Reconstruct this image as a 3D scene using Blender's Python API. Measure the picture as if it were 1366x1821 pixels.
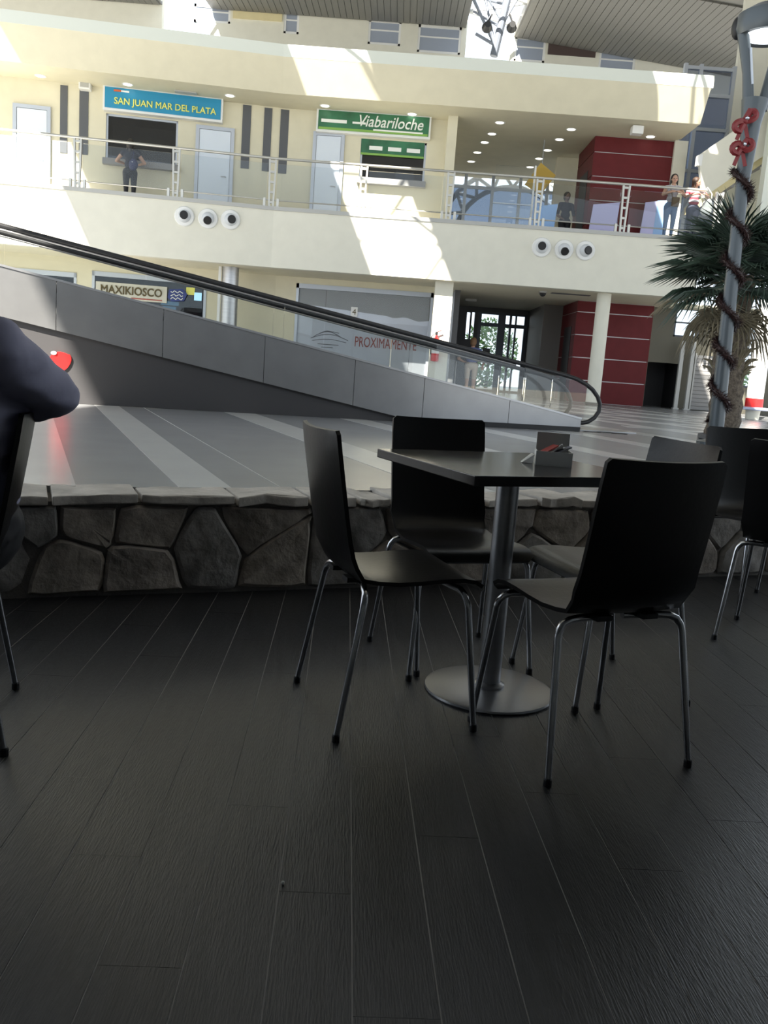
import bpy, bmesh, math, random
import numpy as np
from mathutils import Vector, Matrix
random.seed(7); rng = np.random.default_rng(7)
sc = bpy.context.scene
for o in list(bpy.data.objects): bpy.data.objects.remove(o)
COL = sc.collection
# ------------------------------------------------------------------ camera
F_PX, PITCH, ROLL, CAM_H = 1550.0, math.radians(9.5), math.radians(4.2), 1.05
fw = Vector((0, math.cos(PITCH), -math.sin(PITCH))); rt0 = Vector((1, 0, 0)); up0 = rt0.cross(fw)
RT = rt0*math.cos(ROLL) + up0*math.sin(ROLL); UP = up0*math.cos(ROLL) - rt0*math.sin(ROLL)
CAM = Vector((0, 0, CAM_H))
cd = bpy.data.cameras.new('camera'); cam = bpy.data.objects.new('camera', cd); COL.objects.link(cam)
cd.sensor_fit = 'VERTICAL'; cd.sensor_height = 36.0; cd.lens = 36.0*F_PX/1821.0
cd.clip_start = 0.05; cd.clip_end = 400
M = Matrix((RT, UP, -fw)).transposed().to_4x4(); M.translation = CAM; cam.matrix_world = M
sc.camera = cam
# ------------------------------------------------------------------ world, sun, exposure
w = bpy.data.worlds.new('sky'); sc.world = w; w.use_nodes = True
bg = w.node_tree.nodes['Background']; bg.inputs[0].default_value = (0.80, 0.90, 1.0, 1); bg.inputs[1].default_value = 3.2
SUN = Vector((0.46, 1.0, -1.0))
sd = bpy.data.lights.new('sun', 'SUN'); sd.energy = 44.0; sd.angle = math.radians(0.55); sd.color = (1.0, 0.94, 0.83)
so = bpy.data.objects.new('sun', sd); COL.objects.link(so); so.location = (-10, -20, 30)
so.rotation_euler = SUN.to_track_quat('-Z', 'Y').to_euler()
vs = sc.view_settings; vs.view_transform = 'Standard'; vs.look = 'None'; vs.exposure = -0.9; vs.gamma = 1.0; vs.use_curve_mapping = False

# ------------------------------------------------------------------ helpers
def ray(px, py): return fw*F_PX + RT*(px-683.0) - UP*(py-910.5)
def gz(px, py, z=0.0):
    d = ray(px, py); t = (z-CAM_H)/d.z; return CAM + d*t
def at(px, py, Y):
    d = ray(px, py); return CAM + d*(Y/d.y)
MATS = {}
def mat(name, col, rough=0.6, metal=0.0, var=0.0, scale=8.0, bump=0.0, bscale=40.0, emit=None, estr=1.0, stretch=None, coat=0.0, spec=0.5):
    if name in MATS: return MATS[name]
    m = bpy.data.materials.new(name); m.use_nodes = True; nt = m.node_tree; b = nt.nodes['Principled BSDF']
    b.inputs['Base Color'].default_value = (*col, 1); b.inputs['Roughness'].default_value = rough; b.inputs['Metallic'].default_value = metal
    b.inputs['Specular IOR Level'].default_value = spec
    if coat: b.inputs['Coat Weight'].default_value = coat
    if var or bump:
        tc = nt.nodes.new('ShaderNodeTexCoord'); mp = nt.nodes.new('ShaderNodeMapping')
        nt.links.new(tc.outputs['Object'], mp.inputs[0])
        if stretch: mp.inputs['Scale'].default_value = stretch
    if var:
        n = nt.nodes.new('ShaderNodeTexNoise'); n.inputs['Scale'].default_value = scale; n.inputs['Detail'].default_value = 5
        nt.links.new(mp.outputs[0], n.inputs['Vector'])
        r = nt.nodes.new('ShaderNodeValToRGB')
        r.color_ramp.elements[0].position = 0.3; r.color_ramp.elements[1].position = 0.72
        r.color_ramp.elements[0].color = (*[c*(1-var) for c in col], 1); r.color_ramp.elements[1].color = (*[min(1, c*(1+var)) for c in col], 1)
        nt.links.new(n.outputs['Fac'], r.inputs[0]); nt.links.new(r.outputs[0], b.inputs['Base Color'])
    if bump:
        n2 = nt.nodes.new('ShaderNodeTexNoise'); n2.inputs['Scale'].default_value = bscale; n2.inputs['Detail'].default_value = 4
        nt.links.new(mp.outputs[0], n2.inputs['Vector'])
        bp = nt.nodes.new('ShaderNodeBump'); bp.inputs['Strength'].default_value = bump; bp.inputs['Distance'].default_value = 0.01
        nt.links.new(n2.outputs['Fac'], bp.inputs['Height']); nt.links.new(bp.outputs[0], b.inputs['Normal'])
    if emit:
        b.inputs['Emission Color'].default_value = (*emit, 1); b.inputs['Emission Strength'].default_value = estr
    MATS[name] = m; return m
def glass(name, tint=(0.9, 0.95, 0.95), refl=0.1, rough=0.0):
    if name in MATS: return MATS[name]
    m = bpy.data.materials.new(name); m.use_nodes = True; nt = m.node_tree; nt.nodes.remove(nt.nodes['Principled BSDF'])
    t = nt.nodes.new('ShaderNodeBsdfTransparent'); t.inputs[0].default_value = (*tint, 1)
    g = nt.nodes.new('ShaderNodeBsdfGlossy'); g.inputs['Roughness'].default_value = rough; g.inputs[0].default_value = (1, 1, 1, 1)
    lw = nt.nodes.new('ShaderNodeFresnel'); lw.inputs[0].default_value = 1.35 if refl < .2 else 1.6
    mx = nt.nodes.new('ShaderNodeMixShader'); nt.links.new(lw.outputs[0], mx.inputs[0])
    nt.links.new(t.outputs[0], mx.inputs[1]); nt.links.new(g.outputs[0], mx.inputs[2])
    nt.links.new(mx.outputs[0], nt.nodes['Material Output'].inputs[0]); MATS[name] = m; return m

XF = {}
def link(o):
    COL.objects.link(o); return o
def tag(o, label=None, cat=None, group=None, kind=None):
    if label: o['label'] = label
    if cat: o['category'] = cat
    if group: o['group'] = group
    if kind: o['kind'] = kind
    return o
def thing(name, label, cat, loc=(0, 0, 0), rotz=0.0, group=None, kind=None):
    o = bpy.data.objects.new(name, None); link(o); o.empty_display_size = 0.1
    o.location = loc; o.rotation_euler = (0, 0, rotz)
    XF[o.name] = Matrix.Translation(Vector(loc)) @ Matrix.Rotation(rotz, 4, 'Z')
    return tag(o, label, cat, group, kind)

class MB:
    def __init__(s): s.v = []; s.f = []; s.mi = []; s.cur = 0
    def add(s, vs_, fs):
        b = len(s.v); s.v += [tuple(v) for v in vs_]; s.f += [tuple(i+b for i in f) for f in fs]; s.mi += [s.cur]*len(fs); return s
    def hexa(s, p): return s.add(p, [(0, 3, 2, 1), (4, 5, 6, 7), (0, 1, 5, 4), (1, 2, 6, 5), (2, 3, 7, 6), (3, 0, 4, 7)])
    def box(s, x0, x1, y0, y1, z0, z1):
        return s.hexa([(x0, y0, z0), (x1, y0, z0), (x1, y1, z0), (x0, y1, z0), (x0, y0, z1), (x1, y0, z1), (x1, y1, z1), (x0, y1, z1)])
    def bar(s, a, b, w, h, up=(0, 0, 1)):
        a = Vector(a); b = Vector(b); d = (b-a).normalized(); up = Vector(up)
        if abs(d.dot(up)) > .98: up = Vector((0, 1, 0))
        r = d.cross(up).normalized()*w/2; u = r.cross(d).normalized()*h/2
        return s.hexa([a-r-u, a+r-u, b+r-u, b-r-u, a-r+u, a+r+u, b+r+u, b-r+u])
    def ring(s, c, n, r, seg, ref=None):
        n = n.normalized(); a = n.orthogonal().normalized() if ref is None else ref
        b = n.cross(a); return [c + a*math.cos(2*math.pi*i/seg)*r + b*math.sin(2*math.pi*i/seg)*r for i in range(seg)]
    def tube(s, pts, r, seg=10, cap=True):
        pts = [Vector(p) for p in pts]; n = len(pts); R = r if hasattr(r, '__len__') else [r]*n
        base = len(s.v); ref = None; vs_ = []
        for i, p in enumerate(pts):
            t = (pts[min(i+1, n-1)]-pts[max(i-1, 0)]).normalized()
            if ref is None: ref = t.orthogonal().normalized()
            else:
                ref = (ref - t*ref.dot(t)).normalized()
            vs_ += s.ring(p, t, R[i], seg, ref)
        fs = []
        for i in range(n-1):
            for j in range(seg):
                k = (j+1) % seg; fs.append((i*seg+j, i*seg+k, (i+1)*seg+k, (i+1)*seg+j))
        if cap: fs.append(tuple(reversed(range(seg)))); fs.append(tuple(range((n-1)*seg, n*seg)))
        return s.add(vs_, fs)
    def lathe(s, prof, c=(0, 0, 0), seg=24, axis='z', M=None):
        vs_ = []
        for (r, h) in prof:
            for j in range(seg):
                a = 2*math.pi*j/seg; p = Vector((r*math.cos(a), r*math.sin(a), h))
                if axis == 'y': p = Vector((p.x, p.z, p.y))
                if M is not None: p = M @ p
                vs_.append(p + Vector(c))
        fs = []
        for i in range(len(prof)-1):
            for j in range(seg):
                k = (j+1) % seg; fs.append((i*seg+j, i*seg+k, (i+1)*seg+k, (i+1)*seg+j))
        fs.append(tuple(range(seg))); fs.append(tuple(range((len(prof)-1)*seg, len(prof)*seg)))
        return s.add(vs_, fs)
    def prism(s, poly, d):      # poly: 3D points, d: extrusion vector
        n = len(poly); P = [Vector(p) for p in poly]; d = Vector(d)
        return s.add(P+[p+d for p in P], [tuple(range(n)), tuple(reversed(range(n, 2*n)))] + [(i, n+i, n+(i+1) % n, (i+1) % n) for i in range(n)])
    def sphere(s, c, r, seg=14, rings=8, M=None):
        rr = r if hasattr(r, '__len__') else (r, r, r); vs_ = []; 
        for i in range(rings+1):
            th = math.pi*(i+.0)/rings; th = min(max(th, .02), math.pi-.02)
            for j in range(seg):
                a = 2*math.pi*j/seg; p = Vector((rr[0]*math.sin(th)*math.cos(a), rr[1]*math.sin(th)*math.sin(a), rr[2]*math.cos(th)))
                if M is not None: p = M @ p
                vs_.append(p+Vector(c))
        fs = []
        for i in range(rings):
            for j in range(seg):
                k = (j+1) % seg; fs.append((i*seg+j, (i+1)*seg+j, (i+1)*seg+k, i*seg+k))
        fs.append(tuple(range(seg))[::1]); fs.append(tuple(reversed(range(rings*seg, (rings+1)*seg))))
        return s.add(vs_, fs)
    def mesh(s, name, mats, smooth=False, bevel=0):
        me = bpy.data.meshes.new(name); me.from_pydata(s.v, [], s.f)
        for m in (mats if isinstance(mats, (list, tuple)) else [mats]): me.materials.append(m)
        me.polygons.foreach_set('material_index', s.mi)
        bm = bmesh.new(); bm.from_mesh(me); bmesh.ops.recalc_face_normals(bm, faces=bm.faces)
        if bevel: bmesh.ops.bevel(bm, geom=bm.edges[:], offset=bevel, segments=2, profile=.6, affect='EDGES')
        bm.to_mesh(me); bm.free()
        if smooth: smooth_by_angle(me)
        me.update(); return me
    def build(s, name, mats, parent=None, smooth=False, bevel=0, local=False, label=None, kind=None):
        return put(name, s.mesh(name, mats, smooth, bevel), parent, local, label, kind)
def smooth_by_angle(me, ang=0.7):
    me.polygons.foreach_set('use_smooth', [True]*len(me.polygons))
    bm = bmesh.new(); bm.from_mesh(me)
    for e in bm.edges:
        e.smooth = not (len(e.link_faces) == 2 and e.calc_face_angle(0) > ang)
    bm.to_mesh(me); bm.free()
def put(name, me, parent=None, local=False, label=None, kind=None):
    o = bpy.data.objects.new(name, me); link(o)
    if parent is not None:
        o.parent = parent
        if not local: o.matrix_parent_inverse = XF[parent.name].inverted() if parent.name in XF else Matrix.Identity(4)
        XF[o.name] = XF.get(parent.name, Matrix.Identity(4)) if local else Matrix.Identity(4)
    if label: o['label'] = label
    if kind: o['kind'] = kind
    return o
def copy_tree(o, parent=None):
    c = o.copy(); link(c); c.parent = parent
    for k in ('label', 'group'):
        pass
    for ch in list(o.children): copy_tree(ch, c)
    return c
def struct(name, mb, m, label=None, parent=None, cat=None, **k):
    o = mb.build(name, m, parent, **k)
    if parent is None: tag(o, label, cat, None, 'structure')
    return o
def text_mesh(body, w=None, h=None, depth=0.01, m=None, shear=0.0, bold=0.0, spacing=1.0):
    cu = bpy.data.curves.new('lettering', 'FONT'); cu.body = body; cu.align_x = 'CENTER'; cu.align_y = 'CENTER'
    cu.extrude = depth; cu.shear = shear; cu.bevel_depth = bold; cu.bevel_resolution = 0; cu.space_character = spacing; cu.resolution_u = 3
    o = bpy.data.objects.new('tmp_lettering', cu); link(o)
    dg = bpy.context.evaluated_depsgraph_get(); me = bpy.data.meshes.new_from_object(o.evaluated_get(dg))
    bpy.data.objects.remove(o)
    co = np.array([v.co[:] for v in me.vertices]); lo = co.min(0); hi = co.max(0)
    sx = (w/(hi[0]-lo[0])) if w else 1; sy = (h/(hi[1]-lo[1])) if h else sx
    if not w: sx = sy
    for v in me.vertices:
        v.co.x = (v.co.x-(lo[0]+hi[0])/2)*sx; v.co.y = (v.co.y-(lo[1]+hi[1])/2)*sy
    if m: me.materials.clear(); me.materials.append(m)
    return me
def place_text(name, me, fr, u, v, z, parent, tilt=0.0):
    ud = Vector(fr.u); R = Matrix((ud, Vector((0, 0, 1)), ud.cross(Vector((0, 0, 1))))).transposed().to_4x4()
    T = Matrix.Translation(fr.pt(u, v, z)) @ R @ Matrix.Rotation(tilt, 4, 'Z')
    bm = bmesh.new(); bm.from_mesh(me); bm.faces.ensure_lookup_table(); seen = set(); isl = []
    for v0 in bm.verts:
        if v0 in seen: continue
        st = [v0]; comp = set()
        while st:
            v_ = st.pop()
            if v_ in comp: continue
            comp.add(v_); st += [e.other_vert(v_) for e in v_.link_edges]
        seen |= comp; xs_ = [v_.co.x for v_ in comp]; isl.append([min(xs_), max(xs_), comp])
    isl.sort(key=lambda q: q[0]); grp = []
    for q in isl:
        if grp and min(grp[-1][1], q[1])-q[0] > .55*min(q[1]-q[0], grp[-1][1]-grp[-1][0]): grp[-1][1] = max(grp[-1][1], q[1]); grp[-1][2] |= q[2]
        else: grp.append(q)
    mt = me.materials[0]
    for a_, b_, comp in grp:
        vl = list(comp); ix = {v_: i_ for i_, v_ in enumerate(vl)}; fl = {f_ for v_ in vl for f_ in v_.link_faces}
        lm = bpy.data.meshes.new('letter'); lm.from_pydata([T @ v_.co for v_ in vl], [], [[ix[v_] for v_ in f_.verts] for f_ in fl]); lm.materials.append(mt); put('letter' if name == 'lettering' else name, lm, parent)
    bm.free()

class Frame:                                   # a vertical facade plane: u along it, v behind it
    def __init__(s, o, ang):
        s.o = Vector((*o, 0)); s.u = Vector((math.cos(ang), math.sin(ang), 0)); s.n = Vector((-math.sin(ang), math.cos(ang), 0)); s.ang = ang
    def pt(s, u, v, z): return s.o + s.u*u + s.n*v + Vector((0, 0, z))
    def px(s, px, py, v=0.0):
        d = ray(px, py); t = (s.o + s.n*v - CAM).dot(s.n)/d.dot(s.n); P = CAM + d*t
        return (P-s.o).dot(s.u), P.z
    def rect(s, x0, y0, x1, y1, v=0.0):          # pixel rectangle -> u0,u1,z0,z1 (upright)
        xm, ym = (x0+x1)/2, (y0+y1)/2
        return s.px(x0, ym, v)[0], s.px(x1, ym, v)[0], s.px(xm, y1, v)[1], s.px(xm, y0, v)[1]
    def box(s, mb, u0, u1, v0, v1, z0, z1):
        return mb.hexa([s.pt(u0, v0, z0), s.pt(u1, v0, z0), s.pt(u1, v1, z0), s.pt(u0, v1, z0), s.pt(u0, v0, z1), s.pt(u1, v0, z1), s.pt(u1, v1, z1), s.pt(u0, v1, z1)])
    def holes(s, mb, u0, u1, v0, v1, z0, z1, hs):
        us = sorted({u0, u1, *[min(max(h[i], u0), u1) for h in hs for i in (0, 1)]}); zs = sorted({z0, z1, *[min(max(h[i], z0), z1) for h in hs for i in (2, 3)]})
        for a, b in zip(us, us[1:]):
            run = None
            for c, d in zip(zs, zs[1:]):
                um, zm = (a+b)/2, (c+d)/2
                solid = not any(h[0] < um < h[1] and h[2] < zm < h[3] for h in hs)
                if solid: run = (run[0], d) if run else (c, d)
                if (not solid or d == zs[-1]) and run:
                    s.box(mb, a, b, v0, v1, *run); run = None
        return mb
D = 22.0; TH = math.radians(8.5); J = (-3.2, D)
FA = Frame(J, TH); FB = Frame(J, 0.0)
def miter(v, z):
    n = (FA.n+FB.n).normalized(); return FB.o + n*(v/math.cos(TH/2)) + Vector((0, 0, z))
def sweep(mb, sec, uL=-10.5, uR=10.4):
    st = [[FA.pt(uL, v, z) for v, z in sec], [miter(v, z) for v, z in sec], [FB.pt(uR, v, z) for v, z in sec]]
    n = len(sec); vs_ = sum(st, []); fs = []
    for i in range(2):
        for j in range(n):
            k = (j+1) % n; fs.append((i*n+j, i*n+k, (i+1)*n+k, (i+1)*n+j))
    fs += [tuple(range(n)), tuple(range(2*n, 3*n))]
    return mb.add(vs_, fs)

KT = math.tan(TH/2)
# ------------------------------------------------------------------ materials
ZT = 0.436
m_plank = mat('dark_wood_plank', (0.021, 0.0215, 0.023), 0.34, var=.35, scale=5, bump=.25, bscale=30, stretch=(9, .8, 1))
m_grout = mat('pale_joint', (0.42, 0.41, 0.40), 0.8)
m_tile = mat('grey_floor_tile', (0.25, 0.255, 0.265), 0.27, var=.04, scale=3)
m_tilew = mat('white_floor_tile', (0.56, 0.56, 0.55), 0.22, var=.03, scale=3)
m_stone = [mat('rough_stone_%s' % n, c, 0.9, var=.4, scale=9, bump=1.0, bscale=26) for n, c in (('tan', (0.30, 0.265, 0.235)), ('grey', (0.27, 0.255, 0.24)), ('warm', (0.335, 0.295, 0.255)))]
m_cap = mat('pale_cap_stone', (0.50, 0.465, 0.42), 0.85, var=.25, scale=8, bump=.7, bscale=25)
m_mortar = mat('dark_mortar', (0.20, 0.185, 0.168), 0.95, bump=.5, bscale=60)
m_cream = mat('cream_plaster', (0.70, 0.655, 0.50), 0.75, var=.03, scale=3)
m_creamw = mat('pale_cream_plaster', (0.74, 0.72, 0.62), 0.75, var=.03, scale=3)
m_cafe = mat('grey_cafe_plaster', (0.36, 0.39, 0.42), 0.8)
m_yell = mat('yellow_plaster', (0.70, 0.61, 0.36), 0.75, var=.03, scale=3)
m_strip = mat('pale_green_white_paint', (0.72, 0.75, 0.68), 0.6)
m_greytrim = mat('grey_trim', (0.45, 0.45, 0.43), 0.5)
m_slit = mat('slate_slit', (0.10, 0.105, 0.115), 0.5)
m_red = mat('dark_red_panel', (0.125, 0.016, 0.018), 0.55, var=.08, scale=4, spec=.22)
m_white = mat('white_paint', (0.80, 0.80, 0.78), 0.45)
m_wmetal = mat('white_metal_strip', (0.62, 0.60, 0.60), 0.35, 0.2)
m_steel = mat('brushed_steel', (0.46, 0.46, 0.47), 0.34, 0.9, var=.08, scale=3, stretch=(1, 1, 12))
m_clad = mat('brushed_cladding_steel', (0.33, 0.33, 0.335), 0.30, 0.75, var=.06, scale=4)
m_chrome = mat('chrome_tube', (0.55, 0.55, 0.56), 0.22, 1.0)
m_rail = mat('railing_steel', (0.55, 0.54, 0.50), 0.35, 0.7)
m_black = mat('black_lacquer', (0.0065, 0.006, 0.0062), 0.34, bump=.05, bscale=60, spec=.38)
m_blackp = mat('black_plastic', (0.012, 0.012, 0.013), 0.5)
m_rubber = mat('black_rubber', (0.018, 0.018, 0.02), 0.45)
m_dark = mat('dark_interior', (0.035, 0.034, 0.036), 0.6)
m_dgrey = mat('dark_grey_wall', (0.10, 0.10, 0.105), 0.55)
m_mgrey = mat('mid_grey_panel', (0.26, 0.255, 0.25), 0.6)
m_under = mat('charcoal_cladding', (0.045, 0.043, 0.045), 0.5)
m_door = mat('white_door', (0.70, 0.76, 0.84), 0.4)
m_frame = mat('aluminium_frame', (0.50, 0.53, 0.58), 0.35, 0.5)
m_blue = mat('blue_sign', (0.02, 0.27, 0.48), 0.35)
m_green = mat('green_sign', (0.03, 0.15, 0.07), 0.4, var=.35, scale=2.2)
m_lime = mat('lime_sign_band', (0.22, 0.42, 0.08), 0.4)
m_letyel = mat('yellow_lettering', (0.86, 0.84, 0.20), 0.5)
m_letwhite = mat('white_lettering', (0.85, 0.86, 0.82), 0.5)
m_letred = mat('brick_red_lettering', (0.36, 0.08, 0.06), 0.5)
m_letbrown = mat('dark_brown_lettering', (0.10, 0.07, 0.02), 0.5)
m_paper = mat('white_paper', (0.74, 0.75, 0.84), 0.8, var=.03, scale=3)
m_slat = mat('grey_ceiling_slat', (0.17, 0.165, 0.15), 0.5, .1)
m_lamp = mat('lit_downlight', (1, 1, 1), 0.5, emit=(1, 0.95, 0.82), estr=7.0)
m_lamp2 = mat('lit_street_lamp', (1, 1, 1), 0.5, emit=(0.85, 0.95, 1), estr=4.0)
m_trunk = mat('fibrous_palm_trunk', (0.13, 0.105, 0.08), 0.9, var=.5, scale=30, bump=1, bscale=60)
m_leaf = mat('dark_palm_leaf', (0.045, 0.075, 0.052), 0.4, var=.35, scale=9)
m_leafd = mat('dry_palm_leaf', (0.20, 0.17, 0.11), 0.7, var=.3, scale=9)
m_pole = mat('grey_blue_pole', (0.085, 0.10, 0.112), 0.35, .3)
m_tinsel = mat('dark_red_tinsel', (0.032, 0.013, 0.012), 0.5, .1)
m_bow = mat('red_ribbon', (0.19, 0.016, 0.020), 0.5)
m_redpaint = mat('red_enamel', (0.62, 0.02, 0.02), 0.3)
m_bush = mat('green_bush_leaf', (0.13, 0.26, 0.06), 0.6, var=.5, scale=6)
m_ground = mat('outdoor_paving', (0.42, 0.41, 0.38), 0.9, var=.1, scale=2)
g_clear = glass('clear_glass', (.965, .975, .97)); g_dark = glass('smoked_glass', (0.42, 0.47, 0.52), .3); g_slate = glass('slate_tinted_glass', (.62, .66, .74), .3); g_blue = glass('blue_tinted_glass', (0.38, 0.43, 0.50), .3)
g_rail = glass('railing_glass', (0.90, 0.915, 0.92), .1)
# people
m_skin = mat('skin', (0.50, 0.30, 0.21), 0.55); m_hairb = mat('black_hair', (0.02, 0.016, 0.014), 0.5); m_hairr = mat('brown_hair', (0.05, 0.026, 0.016), 0.6)
m_shirt = mat('slate_blue_shirt', (0.36, 0.355, 0.48), 0.75, var=.1, scale=6, bump=.35, bscale=9)
m_trous = mat('charcoal_trousers', (0.03, 0.03, 0.035), 0.8); m_jeans = mat('dark_blue_jeans', (0.035, 0.04, 0.07), 0.8)
m_shoe = mat('black_shoe', (0.015, 0.015, 0.015), 0.5); m_bluetop = mat('blue_vest', (0.13, 0.16, 0.36), 0.8)
m_shorts = mat('beige_shorts', (0.55, 0.46, 0.38), 0.8); m_tee_red = mat('red_stripe_cloth', (0.40, 0.03, 0.05), 0.8); m_tee_w = mat('white_stripe_cloth', (0.62, 0.55, 0.55), 0.8)
m_wtop = mat('white_printed_top', (0.55, 0.53, 0.58), 0.8, var=.25, scale=25); m_ltjean = mat('pale_blue_jeans', (0.16, 0.25, 0.42), 0.8)
m_darktop = mat('dark_navy_top', (0.022, 0.022, 0.035), 0.8)
exec_parts = []
# ================================================================== STRUCTURE: cafe
struct('ground', MB().box(-70, 70, -40, 90, -.30, -.12), m_ground, 'outdoor paving around the building', cat='ground')
WS = math.atan(.42); FW = Frame((-1.5, 3.44), WS)
PA = math.radians(3.0)
floor = struct('floor', MB().box(-4.2, 4.6, -3.4, 5.6, -.11, -.0016), m_grout, 'dark plank floor of the cafe with pale joints', cat='floor')
def plank_pt(a, b, z): return Vector((a*math.cos(PA)-b*math.sin(PA), a*math.sin(PA)+b*math.cos(PA), z))
PW, PL = .147, .90
plank_me = MB().box(.0014, PW-.0014, .0004, PL-.0004, -.0016, 0).mesh('floor_plank', m_plank)
k0 = int(-2.6/PW)
for k in range(k0, int(3.0/PW)):
    off = ((k*0.37) % 1.0)*PL
    for j in range(-1, 7):
        a, b = .075-.147+k*PW, j*PL-off-.2
        c = plank_pt(a+PW/2, b+PL/2, 0); lim = 3.44+.42*(c.x+1.5)
        if c.y-PL/2 > lim+.15 or c.y < -.6 or abs(c.x) > .62*max(c.y, 0)+1.3: continue
        o = put('floor_plank', plank_me, floor, local=True); o.location = plank_pt(a, b, random.uniform(-.0003, .0002)); o.rotation_euler = (0, 0, PA)
struct('ceiling', MB().box(-4.2, 4.6, -3.4, 2.4, 3.0, 3.2), m_cafe, 'plain cafe ceiling above the tables', cat='ceiling')
struct('wall_back', MB().box(-4.2, 4.6, -3.6, -3.4, -.1, 3.2), m_cafe, 'cafe back wall behind the camera', cat='wall')
struct('wall_left', MB().box(-4.4, -4.2, -3.6, 2.2, -.1, 3.2), m_cafe, 'cafe side wall to the left', cat='wall')
struct('wall_right', MB().box(4.6, 4.8, -3.6, 4.2, -.1, 3.2), m_cafe, 'cafe side wall to the right', cat='wall')
# stone retaining wall -------------------------------------------------
stonewall = struct('wall_front', FW.box(MB(), -3.0, 5.2, .010, .30, -.11, ZT-.03), m_mortar, 'low rough stone retaining wall between cafe and hall', cat='wall')
def clip(poly, a, b, c):
    out = []
    for i in range(len(poly)):
        p, q = poly[i], poly[(i+1) % len(poly)]; dp = a*p[0]+b*p[1]-c; dq = a*q[0]+b*q[1]-c
        if dp <= 0: out.append(p)
        if (dp < 0 < dq) or (dq < 0 < dp):
            t = dp/(dp-dq); out.append((p[0]+(q[0]-p[0])*t, p[1]+(q[1]-p[1])*t))
    return out
def voronoi(seeds, u0, u1, z0, z1):
    cells = []
    for i, s in enumerate(seeds):
        poly = [(u0, z0), (u1, z0), (u1, z1), (u0, z1)]
        for j, t in enumerate(seeds):
            if i != j:
                a, b = t[0]-s[0], t[1]-s[1]; c = (t[0]**2+t[1]**2-s[0]**2-s[1]**2)/2; poly = clip(poly, a, b, c)
                if len(poly) < 3: break
        cells.append(poly)
    return cells
pxs = [(225, 320), (290, 152), (118, 160), (520, 178), (495, 335), (715, 262), (888, 165), (975, 312), (20, 270)]
seeds = [FW.px(x/1.951, 840+y/1.951) for x, y in pxs]
u = -2.85; 
while u < min(s[0] for s in seeds)-.28:
    seeds.append((u, random.uniform(.1, .18))); seeds.append((u+.12, random.uniform(.28, .36))); u += random.uniform(.26, .36)
u = max(s[0] for s in seeds)+.26
while u < 5.1:
    seeds.append((u, random.uniform(.08, .17))); seeds.append((u+random.uniform(.08, .2), random.uniform(.27, .37))); u += random.uniform(.26, .44)
for poly in voronoi(seeds, -2.95, 5.15, 0.012, ZT-.045):
    if len(poly) < 3: continue
    cx = sum(p[0] for p in poly)/len(poly); cz = sum(p[1] for p in poly)/len(poly)
    # shrink, round the corners, roughen the outline
    g = []
    for i, p in enumerate(poly):
        a, b = poly[i-1], poly[(i+1) % len(poly)]
        for t in (.22, 0.0, -.22):
            q = (p[0]+(a[0]-p[0])*t, p[1]+(a[1]-p[1])*t) if t > 0 else (p[0]+(b[0]-p[0])*-t, p[1]+(b[1]-p[1])*-t)
            k = .965 if t else .915
            g.append((cx+(q[0]-cx)*k+random.uniform(-.006, .006), cz+(q[1]-cz)*k+random.uniform(-.006, .006)))
    n = len(g); mb = MB(); dep = random.uniform(.0, .012)
    v0 = [FW.pt(p[0], .03, p[1]) for p in g]; v1 = [FW.pt(p[0], -dep+.004, p[1]) for p in g]
    v2 = [FW.pt(cx+(p[0]-cx)*.90, -dep-.010+random.uniform(-.007, .005), cz+(p[1]-cz)*.90) for p in g]; v3 = [FW.pt(cx, -dep-.012, cz)]
    fs = [(i, (i+1) % n, n+(i+1) % n, n+i) for i in range(n)] + [(n+i, n+(i+1) % n, 2*n+(i+1) % n, 2*n+i) for i in range(n)] + [(2*n+i, 2*n+(i+1) % n, 3*n) for i in range(n)]
    mb.add(v0+v1+v2+v3, fs); mb.build('stone', random.choice(m_stone), stonewall, smooth=True)
u = -2.9
while u < 5.0:
    L = random.uniform(.16, .42); n = 5; f_ = [(u+.008+(L-.016)*i/n, -.03+random.uniform(-.018, .012)) for i in range(n+1)]; bk = [(u+L-.008-(L-.016)*i/3, .27+random.uniform(-.03, .02)) for i in range(4)]
    zt = ZT+random.uniform(-.002, .012); mb = MB(); P = f_+bk
    mb.prism([FW.pt(a, b, ZT-.036+random.uniform(-.008, .008)) for a, b in P], (0, 0, zt-ZT+.036))
    mb.build('cap_stone', m_cap, stonewall, bevel=.006); u += L

# ================================================================== STRUCTURE: hall floor
def strip_poly(mb, off0, off1, b0, b1, z0, z1):
    nd = Vector((.923, .385, 0)); dd = Vector((-.385, .923, 0))
    p = [nd*off0+dd*b0, nd*off1+dd*b0, nd*off1+dd*b1, nd*off0+dd*b1]
    mb.hexa([q+Vector((0, 0, z0)) for q in p]+[q+Vector((0, 0, z1)) for q in p])
hall = MB(); wl = [FW.pt(-16, .24, -.1), FW.pt(12, .24, -.1), Vector((26, 36, -.1)), Vector((-22, 36, -.1))]
hall.prism(wl, (0, 0, ZT+.1-.002))
hallf = struct('floor_hall', hall, m_tile, 'polished grey hall floor with pale stripes', cat='floor')
def wall_clip(off):      # b where the stripe leaves the wall line
    nd = Vector((.923, .385, 0)); dd = Vector((-.385, .923, 0)); n = FW.n; return (FW.o+n*.24-nd*off).dot(n)/dd.dot(n)
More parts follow.
